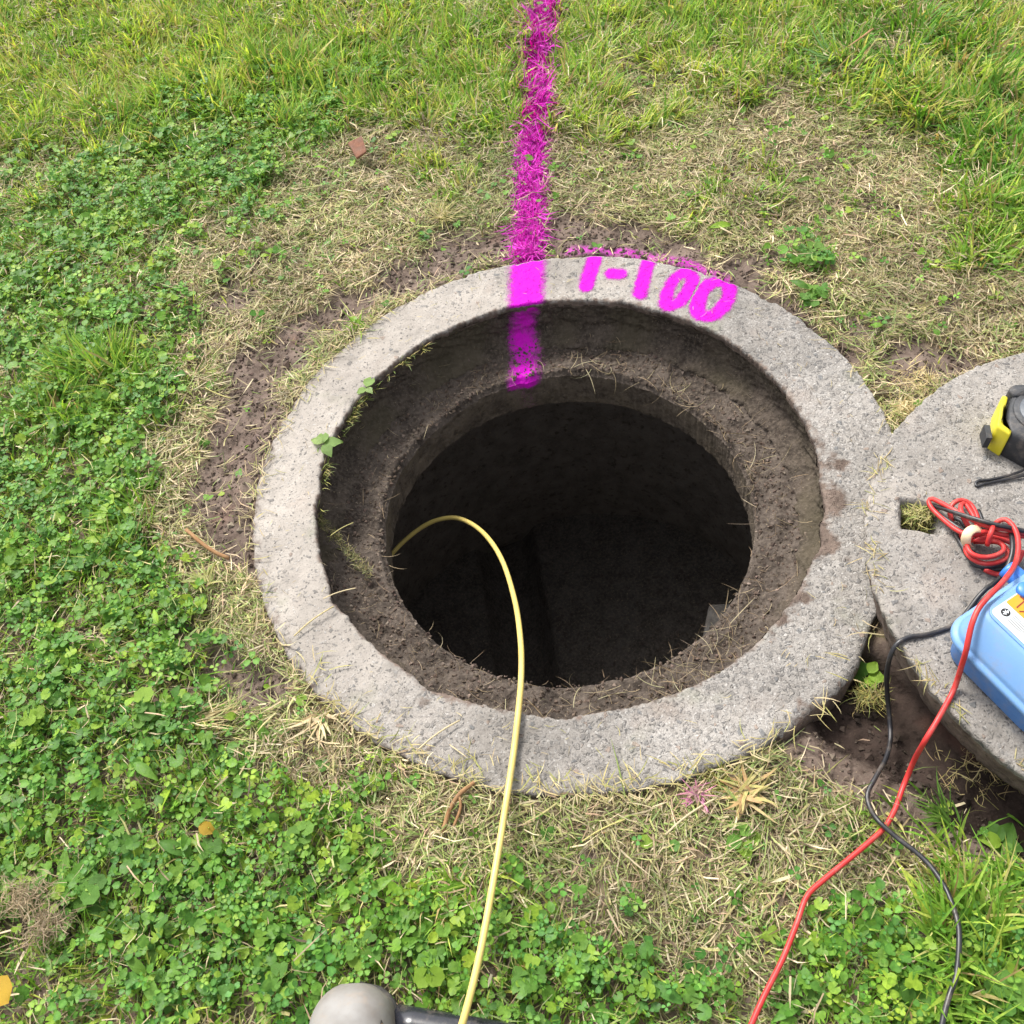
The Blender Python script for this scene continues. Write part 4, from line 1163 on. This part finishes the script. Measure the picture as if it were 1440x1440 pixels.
ST = [(lb, *q) for (lb, _), q in zip(ST, [(-0.317,0.466,1.200,0.06), (-0.382,-0.039,0.400,0.04), (-0.397,-0.149,0.150,0.05), (-0.441,-0.203,0.550,0.07), (-0.357,-0.587,2.500,0.06), (-0.279,-0.407,0.500,0.07), (-0.224,-0.557,0.400,0.06), (-0.084,-0.558,0.300,0.06), (0.019,-0.567,0.450,0.08), (0.247,-0.673,0.800,0.05), (0.208,0.573,2.400,0.05), (0.481,0.809,1.000,0.07), (-0.015,0.888,2.000,0.05), (-0.548,0.288,2.500,0.06), (0.567,0.027,2.300,0.04), (0.860,0.381,2.400,0.05)])]
stalk_v, stalk_t = join([tube_arrays([(0, 0, 0), (.35, .03, .02), (.7, .02, .015), (1, -.02, 0)], .018, 5, .2)])
stalk_meshes = [np_mesh('straw_stalk', stalk_v, stalk_t, M_straw, {'col': np.tile(c, (len(stalk_v), 1))}, True) for c in ((.50, .42, .25), (.44, .40, .17), (.58, .49, .33))]
for i, (lb, x, y, a, L) in enumerate(ST):
    o = link('straw_stalk', stalk_meshes[i % 3])
    r = math.hypot(x, y)
    zz = .004 if r < .5 else float(ground_z(np.array([x]), np.array([y]))[0]) + .020
    o.location = (x, y, zz); o.rotation_euler = (0, random.uniform(-.08, .02), a); o.scale = (L, L, L * .8)
    tag(o, lb, 'straw', 'single straw stalks')
tw = [(-0.6125,0.0223,0.0000), (-0.5841,-0.0119,0.0020), (-0.5616,-0.0325,0.0000), (-0.5437,-0.0428,-0.0040)]
tag(tubes('twig', [dict(pts=tw, rad=.0032, sides=7, step=.006)], M_twig), 'light brown twig on the bare soil left of the rim', 'twig')
tag(tubes('root', [dict(pts=[(-0.2076,-0.4619,0.0040), (-0.2301,-0.4736,0.0000), (-0.2445,-0.4903,-0.0040), (-0.2568,-0.5169,-0.0060)], rad=.0030, sides=7, step=.006),
                   dict(pts=[(-0.2301,-0.4736,0.0000), (-0.2294,-0.4886,-0.0030), (-0.2426,-0.5130,-0.0060)], rad=.0020, sides=6, step=.006)], M_twig), 'forked orange brown root below the rim', 'root')

tag(tubes('twig', [dict(pts=[(0.1392,0.2110,-0.8000), (0.1503,0.1759,-0.7900), (0.1698,0.1491,-0.7900), (0.1940,0.1365,-0.8000)], rad=.004, sides=6, step=.01)], M_root), 'pale twig lying deep inside on the manhole floor', 'twig')
# fallen leaves and the terracotta chip
def single_leaf(name, label, kind, x, y, size, az, z=None, tilt=.1):
    z = float(ground_z(np.array([x]), np.array([y]))[0]) + .035 if z is None else z
    o = link(name, LM[kind][0]); o.location = (x, y, z); o.scale = (size,) * 3; o.rotation_euler = (tilt, .1, az)
    return tag(o, label, 'leaf')
FL = [(-0.5649,-0.4604,0.0300), (-0.7739,-0.6387,0.0300), (0.8996,0.8870,0.0300), (-0.6303,-0.4344,0.0300), (-0.5815,-0.3907,0.0300)]
single_leaf('fallen_leaf', 'slim bright yellow leaf lying on the clover', 'yellow', FL[0][0], FL[0][1], .024, -.5)
single_leaf('fallen_leaf', 'large orange yellow leaf in the bottom left corner', 'yellow', FL[1][0], FL[1][1], .050, 2.4, .036)
tag(tubes('straw_leaf', [dict(pts=[(0.7621,0.9551,0.0300), (0.7980,0.9740,0.0350), (0.8269,0.9896,0.0400)], rad=.0032, sides=6, flat=.4, step=.008, taper=(.6, 1))], M_twig), 'rust coloured dead blade among the grass at upper right', 'leaf')

def chip():
    c = np.array([(-0.3101,0.9406,0.0000), (-0.2762,0.9436,0.0000), (-0.2697,0.8968,0.0000), (-0.2941,0.8913,0.0000)])
    c[:, 2] = np.array([.012, .022, .014, .006]) + .006
    m = c.mean(0)
    lo = c.copy(); lo[:, 2] -= .007; lo[:, :2] = m[:2] + (lo[:, :2] - m[:2]) * .9
    v = np.vstack([c, lo]) - m
    f = np.array([[0, 3, 2, 1], [4, 5, 6, 7], [0, 1, 5, 4], [1, 2, 6, 5], [2, 3, 7, 6], [3, 0, 4, 7]])
    o = link('terracotta_chip', np_mesh('terracotta_chip', v, f, M_chip)); o.location = m
    b = o.modifiers.new('edge', 'BEVEL'); b.width = .0025; b.segments = 2
    tag(o, 'reddish brown broken tile chip lying in the grass', 'tile chip')
chip()

# ---------------------------------------------------------------- yellow push rod
rod = [(-0.3428,-0.8958,-0.0120), (-0.3111,-0.8374,0.0100), (-0.2778,-0.7910,0.0350), (-0.2491,-0.7415,0.0450), (-0.2210,-0.6733,0.0450), (-0.1921,-0.5798,0.0320), (-0.1676,-0.4916,0.0160), (-0.1520,-0.4347,0.0080), (-0.1371,-0.3769,0.0070), (-0.1262,-0.3175,-0.0120), (-0.1197,-0.2461,-0.0450), (-0.1195,-0.1461,-0.1050), (-0.1301,-0.0276,-0.1750), (-0.1515,0.0542,-0.2150), (-0.1807,0.1082,-0.2400), (-0.2135,0.1399,-0.2600), (-0.2565,0.1523,-0.2820), (-0.3026,0.1441,-0.3050), (-0.3479,0.1218,-0.3300), (-0.4033,0.0825,-0.3700), (-0.4548,0.0301,-0.4300), (-0.4855,-0.0141,-0.5200)]
tag(tubes('push_rod', [dict(pts=rod, rad=.0043, sides=12)], M_rod), 'yellow fibreglass rod curving down into the open manhole', 'rod')

tag(tubes('draw_cord', [dict(pts=[(-0.2916,0.0348,-0.7600), (-0.2480,0.1077,-0.8000), (-0.2013,0.2005,-0.8600), (-0.1490,0.3127,-0.9300)], rad=.0028, sides=8)], M_step), 'thin grey cord lying in the dark channel inside the manhole', 'cord')

# ---------------------------------------------------------------- red and black test leads
def red_lead():
    r = .0032
    S = [
        dict(pts=[(0.5419,-0.3064,0.1250), (0.5236,-0.2998,0.1300), (0.4992,-0.2860,0.1280), (0.4781,-0.2546,0.1200), (0.4679,-0.2326,0.1120), (0.4627,-0.2186,0.1040), (0.4587,-0.2189,0.1000), (0.4581,-0.2300,0.1000), (0.4629,-0.2508,0.1040), (0.4703,-0.2717,0.1080), (0.4785,-0.2848,0.1120), (0.4877,-0.2880,0.1120), (0.5032,-0.2899,0.1100), (0.5187,-0.2917,0.1080), (0.5317,-0.3018,0.1060)], rad=r),
        dict(pts=[(0.4904,-0.2757,0.1060), (0.4862,-0.2636,0.1120), (0.4861,-0.2496,0.1140), (0.4939,-0.2373,0.1080), (0.5005,-0.2365,0.1050), (0.5010,-0.2537,0.1080), (0.4999,-0.2702,0.1100), (0.4985,-0.2775,0.1080)], rad=r),
        dict(pts=[(0.4778,-0.2536,0.0960), (0.4796,-0.2385,0.1000), (0.4884,-0.2300,0.1040), (0.4988,-0.2282,0.1040), (0.5078,-0.2340,0.1020), (0.5097,-0.2462,0.1020), (0.5081,-0.2601,0.1020), (0.5024,-0.2756,0.1020)], rad=r),
        dict(pts=[(0.4829,-0.2920,0.1120), (0.4713,-0.3045,0.1160), (0.4708,-0.3167,0.1180), (0.4782,-0.3236,0.1180), (0.4902,-0.3267,0.1180), (0.5043,-0.3247,0.1180), (0.5129,-0.3192,0.1180), (0.5136,-0.3095,0.1160), (0.5080,-0.3015,0.1120), (0.4958,-0.2964,0.1080), (0.4860,-0.2912,0.1060)], rad=r),
        dict(pts=[(0.4759,-0.2954,0.1060), (0.4707,-0.3104,0.1080), (0.4753,-0.3241,0.1100), (0.4867,-0.3312,0.1100), (0.5039,-0.3317,0.1100), (0.5167,-0.3259,0.1100), (0.5213,-0.3133,0.1080), (0.5172,-0.3007,0.1040), (0.5042,-0.2948,0.1000), (0.4910,-0.2902,0.0980)], rad=r),
        dict(pts=[(0.4805,-0.2930,0.1220), (0.4925,-0.2925,0.1240), (0.5025,-0.2933,0.1240), (0.5125,-0.2991,0.1240), (0.5247,-0.3041,0.1240), (0.5421,-0.3082,0.1220)], rad=r),
        dict(pts=[(0.4856,-0.2911,0.1040), (0.5002,-0.2955,0.1120), (0.5145,-0.2985,0.1120), (0.5282,-0.3068,0.1100), (0.5344,-0.3123,0.1060)], rad=r),
        dict(pts=[(0.5033,-0.2947,0.1360), (0.4951,-0.3047,0.1370), (0.4928,-0.3116,0.1220)], rad=r),
        dict(pts=[(0.4888,-0.3316,0.0960), (0.4952,-0.3383,0.0960), (0.5057,-0.3428,0.0960), (0.5204,-0.3391,0.0970), (0.5346,-0.3281,0.1000), (0.5425,-0.3188,0.1040)], rad=r),
        dict(pts=[(0.4799,-0.2759,0.0980), (0.4801,-0.2911,0.0980), (0.4802,-0.3060,0.0980)], rad=r),
    ]
    lead = [(0.5139,-0.2846,0.1260), (0.5182,-0.2838,0.1300), (0.5241,-0.2862,0.1340), (0.5262,-0.2971,0.1380), (0.5247,-0.3128,0.1400), (0.5176,-0.3318,0.1420), (0.5075,-0.3487,0.1440), (0.4925,-0.3652,0.1550)] + [(0.4721,-0.3834,0.1780), (0.4501,-0.4007,0.1880), (0.4294,-0.4142,0.1900), (0.4132,-0.4262,0.1880), (0.4015,-0.4405,0.1820), (0.3949,-0.4536,0.1720), (0.3916,-0.4635,0.1580), (0.3916,-0.4695,0.1320), (0.3904,-0.4767,0.1080), (0.3817,-0.4888,0.0970), (0.3532,-0.5170,0.0940), (0.3351,-0.5341,0.0820), (0.3332,-0.5386,0.0350), (0.3267,-0.5497,0.0080), (0.3160,-0.5636,0.0010), (0.3018,-0.5820,0.0020), (0.2824,-0.6014,0.0020), (0.2609,-0.6144,0.0030), (0.2261,-0.6322,0.0030), (0.1911,-0.6496,0.0030), (0.1647,-0.6650,0.0040), (0.1428,-0.6936,0.0060), (0.1151,-0.7281,0.0100), (0.0846,-0.7607,0.0140), (0.0631,-0.7858,0.0140), (0.0194,-0.8402,0.0120)]
    S.append(dict(pts=lead, rad=.0033))
    for s in S: s['sides'] = 10
    tag(tubes('red_lead', S, M_red), 'red test lead, coiled on the cover then trailing across the grass', 'cable')
red_lead()
def black_lead():
    r = .0030
    S = [
        dict(pts=[(0.4583,-0.2206,0.0950), (0.4636,-0.2258,0.0980), (0.4685,-0.2405,0.1100), (0.4761,-0.2581,0.1220), (0.4901,-0.2788,0.1340), (0.5065,-0.2930,0.1380), (0.5208,-0.3002,0.1380), (0.5398,-0.3057,0.1320)], rad=r),
        dict(pts=[(0.4593,-0.2215,0.0940), (0.4627,-0.2362,0.0980), (0.4693,-0.2560,0.1040), (0.4764,-0.2723,0.1080), (0.4845,-0.2809,0.1080)], rad=r),
        dict(pts=[(0.4764,-0.3151,0.0980), (0.4774,-0.3226,0.0980), (0.4853,-0.3285,0.0980), (0.4991,-0.3312,0.1000), (0.5131,-0.3317,0.1040), (0.5219,-0.3280,0.1040)], rad=r),
        dict(pts=[(0.4746,-0.2703,0.0950), (0.4757,-0.2882,0.0950), (0.4764,-0.3021,0.0950), (0.4784,-0.3142,0.0960)], rad=r),
        dict(pts=[(0.4864,-0.3281,0.0950), (0.4996,-0.3337,0.0950), (0.5143,-0.3349,0.0960)], rad=r),
        dict(pts=[(0.5174,-0.2437,0.0960), (0.5157,-0.2551,0.0980), (0.5111,-0.2760,0.1000)], rad=r),
        dict(pts=[(0.4817,-0.2506,0.0980), (0.4871,-0.2570,0.1000), (0.4876,-0.2700,0.1020)], rad=r),
    ]
    lead = [(0.5263,-0.2836,0.1180), (0.5285,-0.2899,0.1220), (0.5267,-0.3015,0.1260), (0.5194,-0.3197,0.1300), (0.5117,-0.3350,0.1300), (0.5025,-0.3473,0.1280), (0.4929,-0.3576,0.1250), (0.4822,-0.3618,0.1120)] + [(0.4766,-0.3622,0.1040), (0.4646,-0.3690,0.0980), (0.4495,-0.3810,0.0950), (0.4365,-0.3913,0.0940), (0.4213,-0.3996,0.0940), (0.4003,-0.4047,0.0940), (0.3813,-0.4066,0.0950), (0.3621,-0.4064,0.0960), (0.3451,-0.4116,0.0950), (0.3363,-0.4204,0.0800), (0.3359,-0.4306,0.0450), (0.3411,-0.4437,0.0050), (0.3424,-0.4646,-0.0220), (0.3351,-0.4895,-0.0260), (0.3178,-0.5153,-0.0160), (0.2936,-0.5397,-0.0040), (0.2751,-0.5594,-0.0010), (0.2716,-0.5761,0.0000), (0.2729,-0.5961,0.0100), (0.2859,-0.6186,0.0120), (0.3021,-0.6404,0.0140), (0.3115,-0.6600,0.0170), (0.3165,-0.6861,0.0220), (0.3145,-0.7179,0.0270), (0.3082,-0.7398,0.0290), (0.2910,-0.7737,0.0300), (0.2752,-0.7926,0.0310), (0.2575,-0.8175,0.0310), (0.2272,-0.8716,0.0220)]
    S.append(dict(pts=lead, rad=.0031))
    for s in S: s['sides'] = 10
    tag(tubes('black_lead', S, M_black), 'black test lead, coiled on the cover then snaking down the grass', 'cable')
black_lead()
tag(tubes('cable_tie', [dict(pts=[(0.4965,-0.2875,0.1180), (0.4896,-0.2883,0.1260), (0.4817,-0.2893,0.1300), (0.4748,-0.2922,0.1300), (0.4707,-0.2962,0.1280), (0.4700,-0.2995,0.1220), (0.4736,-0.3006,0.1120), (0.4815,-0.2964,0.1000)], rad=.0062, sides=10, flat=.35, step=.003)], M_band), 'cream rubber band binding the coiled red and black leads', 'cable tie')

# ---------------------------------------------------------------- blue transmitter case
BOX_A = R(23)
box = thing('transmitter_case', 'light blue plastic transmitter case with orange and white labels on the cover', 'instrument case', (.3795, -.4255, .0885), BOX_A)
# local frame: +x along the upper left edge, -y along the lower left edge
def rr_rect(x0, x1, y0, y1, r, n=8):
    pts = []
    for cx, cy, a0 in ((x1 - r, y1 - r, 0), (x0 + r, y1 - r, 90), (x0 + r, y0 + r, 180), (x1 - r, y0 + r, 270)):
        for k in range(n + 1):
            a = R(a0 + 90 * k / n)
            pts.append((cx + r * math.cos(a), cy + r * math.sin(a)))
    return np.array(pts)
def loft(name, rings, mat, parent, caps=(True, True), smooth=True):
    n = len(rings[0][0])
    v = np.concatenate([np.c_[p, np.full(n, z)] for p, z in rings])
    f = grid_faces(len(rings), n, wrap=True)
    T = [f[:, [0, 1, 2]], f[:, [0, 2, 3]]]
    V = [v]
    k = len(v)
    j = np.arange(n); j2 = (j + 1) % n
    if caps[0]: V.append([[*rings[0][0].mean(0), rings[0][1]]]); T.append(np.stack([j2, j, np.full(n, k)], -1)); k += 1
    if caps[1]: V.append([[*rings[-1][0].mean(0), rings[-1][1]]]); o = (len(rings) - 1) * n; T.append(np.stack([o + j, o + j2, np.full(n, k)], -1))
    return link(name, np_mesh(name, np.vstack(V), np.vstack(T), mat, smooth=smooth), parent)
BW, BD = .255, .165
def bx(inset, z, r=.03): return (rr_rect(inset, BW - inset, -BD + inset, -inset, max(.004, r - inset * .6)), z)
base_part = loft('base', [bx(.020, 0), bx(.014, .003), bx(.010, .010), bx(.0085, .044), bx(.0085, .0505)], M_blue, box)
loft('cover', [bx(.0045, .0500), bx(.0015, .0512), bx(0, .054), bx(0, .058), bx(.0018, .0605), bx(.0048, .0612), bx(.0062, .0625), bx(.0062, .0655), bx(.0085, .069),
               (rr_rect(.020, BW - .012, -BD + .012, -.011, .026), .083), (rr_rect(.031, BW - .016, -BD + .016, -.013, .020), .0925), (rr_rect(.0345, BW - .019, -BD + .019, -.0150, .018), .0945)], M_lightblue, box, caps=(True, True))
panel = loft('panel', [(rr_rect(.0365, BW - .021, -BD + .021, -.0165, .016), .0943), (rr_rect(.0368, BW - .0215, -BD + .0215, -.0168, .016), .0958), (rr_rect(.038, BW - .0225, -BD + .0225, -.018, .015), .0962)], M_lightblue, box)
TOPZ = .0965
lab = loft('label', [(rr_rect(.0400, .0880, -.0800, -.0225, .007), TOPZ - .0006), (rr_rect(.0400, .0880, -.0800, -.0225, .007), TOPZ + .0006)], M_white, box, smooth=False)
loft('orange_sticker', [(rr_rect(.0640, .0865, -.0790, -.0240, .002), TOPZ + .0004), (rr_rect(.0640, .0865, -.0790, -.0240, .002), TOPZ + .0010)], M_orange, lab, smooth=False)
def ribbons(name, polys, w, z, mat, parent):
    V, T, n = [], [], 0
    for p in polys:
        p = np.array(p, float)
        for a, b in zip(p[:-1], p[1:]):
            t = (b - a) / (np.linalg.norm(b - a) + 1e-9)
            s = np.array([-t[1], t[0]]) * w / 2
            e = t * w * .4
            q = np.array([a - s - e, b - s + e, b + s + e, a + s - e])
            V.append(np.c_[q, np.full(4, z + 2e-5 * (n // 4))]); T += [[n, n + 1, n + 2], [n, n + 2, n + 3]]; n += 4
    return link(name, np_mesh(name, np.vstack(V), np.array(T), mat), parent)
# handwriting: reading direction is -y, up is +x
def tx(u, v): return (.0655 + v, -.0285 - u)
ribbons('lettering', [[tx(0, .0165), tx(.0125, .0175)], [tx(.0062, .0170), tx(.0075, .003)], [tx(.0125, .0105), tx(.021, .002)], [tx(.0205, .0110), tx(.0130, .0015)],
                      [tx(.0240, .0072), tx(.0300, .0076)], [tx(.0340, .013), tx(.0375, .0165), tx(.0375, .002)]], .0017, TOPZ + .0013, M_pen, lab)
def disc(name, cx, cy, r, z0, z1, mat, parent, n=28, bev=.0):
    a = np.linspace(0, 2 * np.pi, n, endpoint=False)
    c = np.stack([np.cos(a), np.sin(a)], -1)
    return loft(name, [(c * r + (cx, cy), z0), (c * r + (cx, cy), z1 - bev), (c * (r - bev) + (cx, cy), z1)], mat, parent)
disc('badge', .0535, -.0335, .0052, TOPZ + .0004, TOPZ + .0010, M_ink, lab)
def bt(u, v): return (.0535 + v, -.0335 - u)
ribbons('symbol', [[bt(-.0022, .0018), bt(.0020, -.0016), bt(0, -.0036), bt(0, .0036), bt(.0020, .0016), bt(-.0022, -.0018)]], .0011, TOPZ + .0012, M_white, lab)
fine = []
for i in range(5):
    v0 = .0585 - .0026 * i
    fine.append([(v0, -.0425), (v0, -.0425 - .018 - .003 * (i % 2))])
ribbons('small_print', fine, .0006, TOPZ + .0008, M_ink, lab)
disc('button', .093, -.026, .0105, TOPZ - .001, TOPZ + .006, M_knobblue, box, bev=.002)
disc('button', .150, -.050, .0105, TOPZ - .001, TOPZ + .006, M_knobblue, box, bev=.002)
# carrying handle along the far half of the lid, and the socket at its side
tubes('handle', [dict(pts=[(.125, -.13, .092), (.130, -.13, .112), (.150, -.13, .118), (.205, -.13, .118), (.222, -.13, .112), (.226, -.13, .092)], rad=.007, sides=12)], M_blue, box)
tubes('socket', [dict(pts=[(.134, -.012, .046), (.134, .004, .046), (.134, .020, .046)], rad=.012, sides=16)], M_knobblue, box)

# ---------------------------------------------------------------- tape measure
TZ0 = .0885
tm = thing('tape_measure', 'black and yellow tape measure lying flat on the cover', 'tape measure', (.637, -.136, TZ0))
def P2(lst): return np.array(lst) - (.636, -.135)
def dense(poly, n=6, rad=.006):
    """rounded corners"""
    p = np.array(poly); out = []
    for i in range(len(p)):
        a, b, c = p[i - 1], p[i], p[(i + 1) % len(p)]
        ra = min(rad, np.linalg.norm(a - b) * .45, np.linalg.norm(c - b) * .45)
        s = b + (a - b) / np.linalg.norm(a - b) * ra; e = b + (c - b) / np.linalg.norm(c - b) * ra
        for t in np.linspace(0, 1, n): out.append((1 - t) ** 2 * s + 2 * t * (1 - t) * b + t * t * e)
    return np.array(out)
def shrink(p, d):
    c = p.mean(0); q = p - c
    return c + q * (1 - d / np.hypot(*q.T)[:, None])
body = dense(P2([(.584, -.157), (.607, -.187), (.664, -.187), (.690, -.165), (.690, -.104), (.664, -.082), (.620, -.086), (.600, -.112), (.586, -.140)]))
loft('body', [(shrink(body, .003), 0), (body, .003), (body, .046), (shrink(body, .002), .050), (shrink(body, .005), .052)], M_rubber, tm)
ear = dense(P2([(.613, -.100), (.609, -.088), (.618, -.0805), (.640, -.083), (.664, -.080), (.664, -.098), (.640, -.104)]), rad=.004)
loft('bumper', [(shrink(ear, .001), .004), (ear, .006), (ear, .053), (shrink(ear, .002), .0555)], M_rubber, tm)
front = dense(P2([(.5825, -.160), (.5715, -.142), (.5855, -.117), (.601, -.091), (.607, -.0955), (.5905, -.121), (.5785, -.142), (.586, -.156)]), rad=.004)
loft('front_shell', [(shrink(front, .001), .001), (front, .004), (front, .047), (shrink(front, .0015), .0515)], M_tapeyellow, tm)
cx, cy = .003, .002
disc('side_disc', cx, cy, .0385, .051, .0545, M_rubber, tm, 48, .0015)
disc('cap', cx, cy, .0305, .0542, .0556, M_disc, tm, 48, .001)
hk = P2([(.5595, -.148), (.5665, -.150), (.5725, -.128), (.5650, -.126)])
loft('hook', [(hk, .014), (hk, .036)], M_rubber, tm, smooth=False)
strap = [(0.6089,-0.2020,0.0945), (0.6000,-0.2005,0.0935), (0.5803,-0.2009,0.0930), (0.5602,-0.2015,0.0930), (0.5420,-0.2025,0.0930), (0.5333,-0.2043,0.0930), (0.5334,-0.1994,0.0930), (0.5389,-0.1957,0.0930), (0.5571,-0.1971,0.0930), (0.5825,-0.1955,0.0935), (0.6035,-0.1921,0.0945), (0.6157,-0.1887,0.0980), (0.6246,-0.1870,0.1030)]
strap = [(a - .637, b + .136, c - TZ0) for a, b, c in strap]
tubes('strap', [dict(pts=strap, rad=.0019, sides=8, step=.003)], M_black, tm)

# ---------------------------------------------------------------- boot toe and black tube at the bottom edge
bt_x, bt_y = -.370, -.676
boot = thing('boot', 'scuffed pale grey boot, its rounded toe at the bottom edge', 'boot', (bt_x, bt_y, -.010), math.atan2(-.10, .995))
boot.scale = (.95, .95, .95)
def build_boot():
    rows = []
    m = 28
    ss = np.concatenate([np.linspace(0, .06, 14) ** 1.0, np.linspace(.075, .30, 16)])
    for s in ss:
        u = min(1, s / .065)
        hw = .054 * (1 - (1 - u) ** 2.4) ** .5 if s < .065 else np.interp(s, [.065, .12, .2, .27, .30], [.054, .052, .042, .040, .030])
        hh = .062 * (1 - (1 - min(1, s / .055)) ** 2.6) ** .5 if s < .055 else np.interp(s, [.055, .11, .16, .2, .3], [.062, .072, .095, .12, .13])
        a = np.linspace(0, np.pi, m)
        ca, sa = np.cos(a), np.sin(a)
        x = hw * np.sign(ca) * np.abs(ca) ** .75 * (.985) + .004 * (s / .1) * 0
        z = .022 + hh * np.abs(sa) ** .8
        rows.append(np.stack([x, np.full(m, -s), z], -1))
    v = np.concatenate(rows)
    v += (.0016 * (fbm(v[:, 0] * 1, v[:, 1], 40, 3, 141) - .5))[:, None]
    f = grid_faces(len(ss), m)
    link('upper', np_mesh('upper', v, f, M_boot, smooth=True), boot)
    # ankle shaft, behind the frame
    a = np.linspace(0, 2 * np.pi, 32, endpoint=False)
    rg = [(np.stack([.043 * np.cos(a), -.225 + .062 * np.sin(a)], -1), .09), (np.stack([.047 * np.cos(a), -.23 + .062 * np.sin(a)], -1), .16), (np.stack([.052 * np.cos(a), -.235 + .064 * np.sin(a)], -1), .25), (np.stack([.046 * np.cos(a), -.235 + .058 * np.sin(a)], -1), .25), (np.stack([.04 * np.cos(a), -.235 + .052 * np.sin(a)], -1), .17)]
    loft('ankle_shaft', rg, M_boot, boot, caps=(False, True))
    o = []
    for s in np.linspace(0, 1, 40):
        y = -.306 * s + .003
        u = min(1, max(0, s * .306 / .065))
        hw = .056 * (1 - (1 - u) ** 2.4) ** .5 if u < 1 else np.interp(s * .306, [.065, .12, .2, .27, .306], [.056, .053, .043, .041, .028])
        o.append((hw, y))
    o = np.array(o)
    ol = np.vstack([o, np.stack([-o[::-1, 0], o[::-1, 1]], -1)[1:-1]])
    loft('sole', [(ol[::-1], 0), (ol[::-1], .018), (shrink(ol[::-1], .003), .024)], M_sole, boot)
    # the worn-through patch on the right of the toe
    hole = [(.0405, -.046), (.0440, -.054), (.0460, -.068), (.0458, -.088), (.0430, -.072), (.0405, -.058)]
    P = dense(hole, 4, .004)
    def top(x, y):
        s = -y
        hw = .054 * (1 - (1 - min(1, s / .065)) ** 2.4) ** .5
        hh = .062 * (1 - (1 - min(1, s / .055)) ** 2.6) ** .5
        c = min(.999, abs(x) / (hw * .985)) ** (1 / .75)
        return .022 + hh * (1 - c * c) ** .4
    for nm, k, mt, up in (('torn_edge', 1.0, M_sole, .0012), ('lining_patch', .78, M_tan, .0026)):
        Q = P.mean(0) + (P - P.mean(0)) * k + (0.0006 * (k < 1), 0)
        top_ = np.array([(x, y, top(x, y) + up) for x, y in Q])
        c = top_.mean(0); c[2] += .0008
        n = len(Q)
        link(nm, np_mesh(nm, np.vstack([top_, c]), np.array([[i, (i + 1) % n, n] for i in range(n)]), mt), boot)
build_boot()
pipe_pts = [(-.330, -.7245, .004), (-.20, -.765, .005), (-.05, -.812, .004), (.10, -.86, .002)]
pipe = tubes('black_tube', [dict(pts=pipe_pts, rad=.021, sides=24, step=.02)], M_pipe)
tag(pipe, 'shiny black tube lying in the clover beside the boot', 'tube')
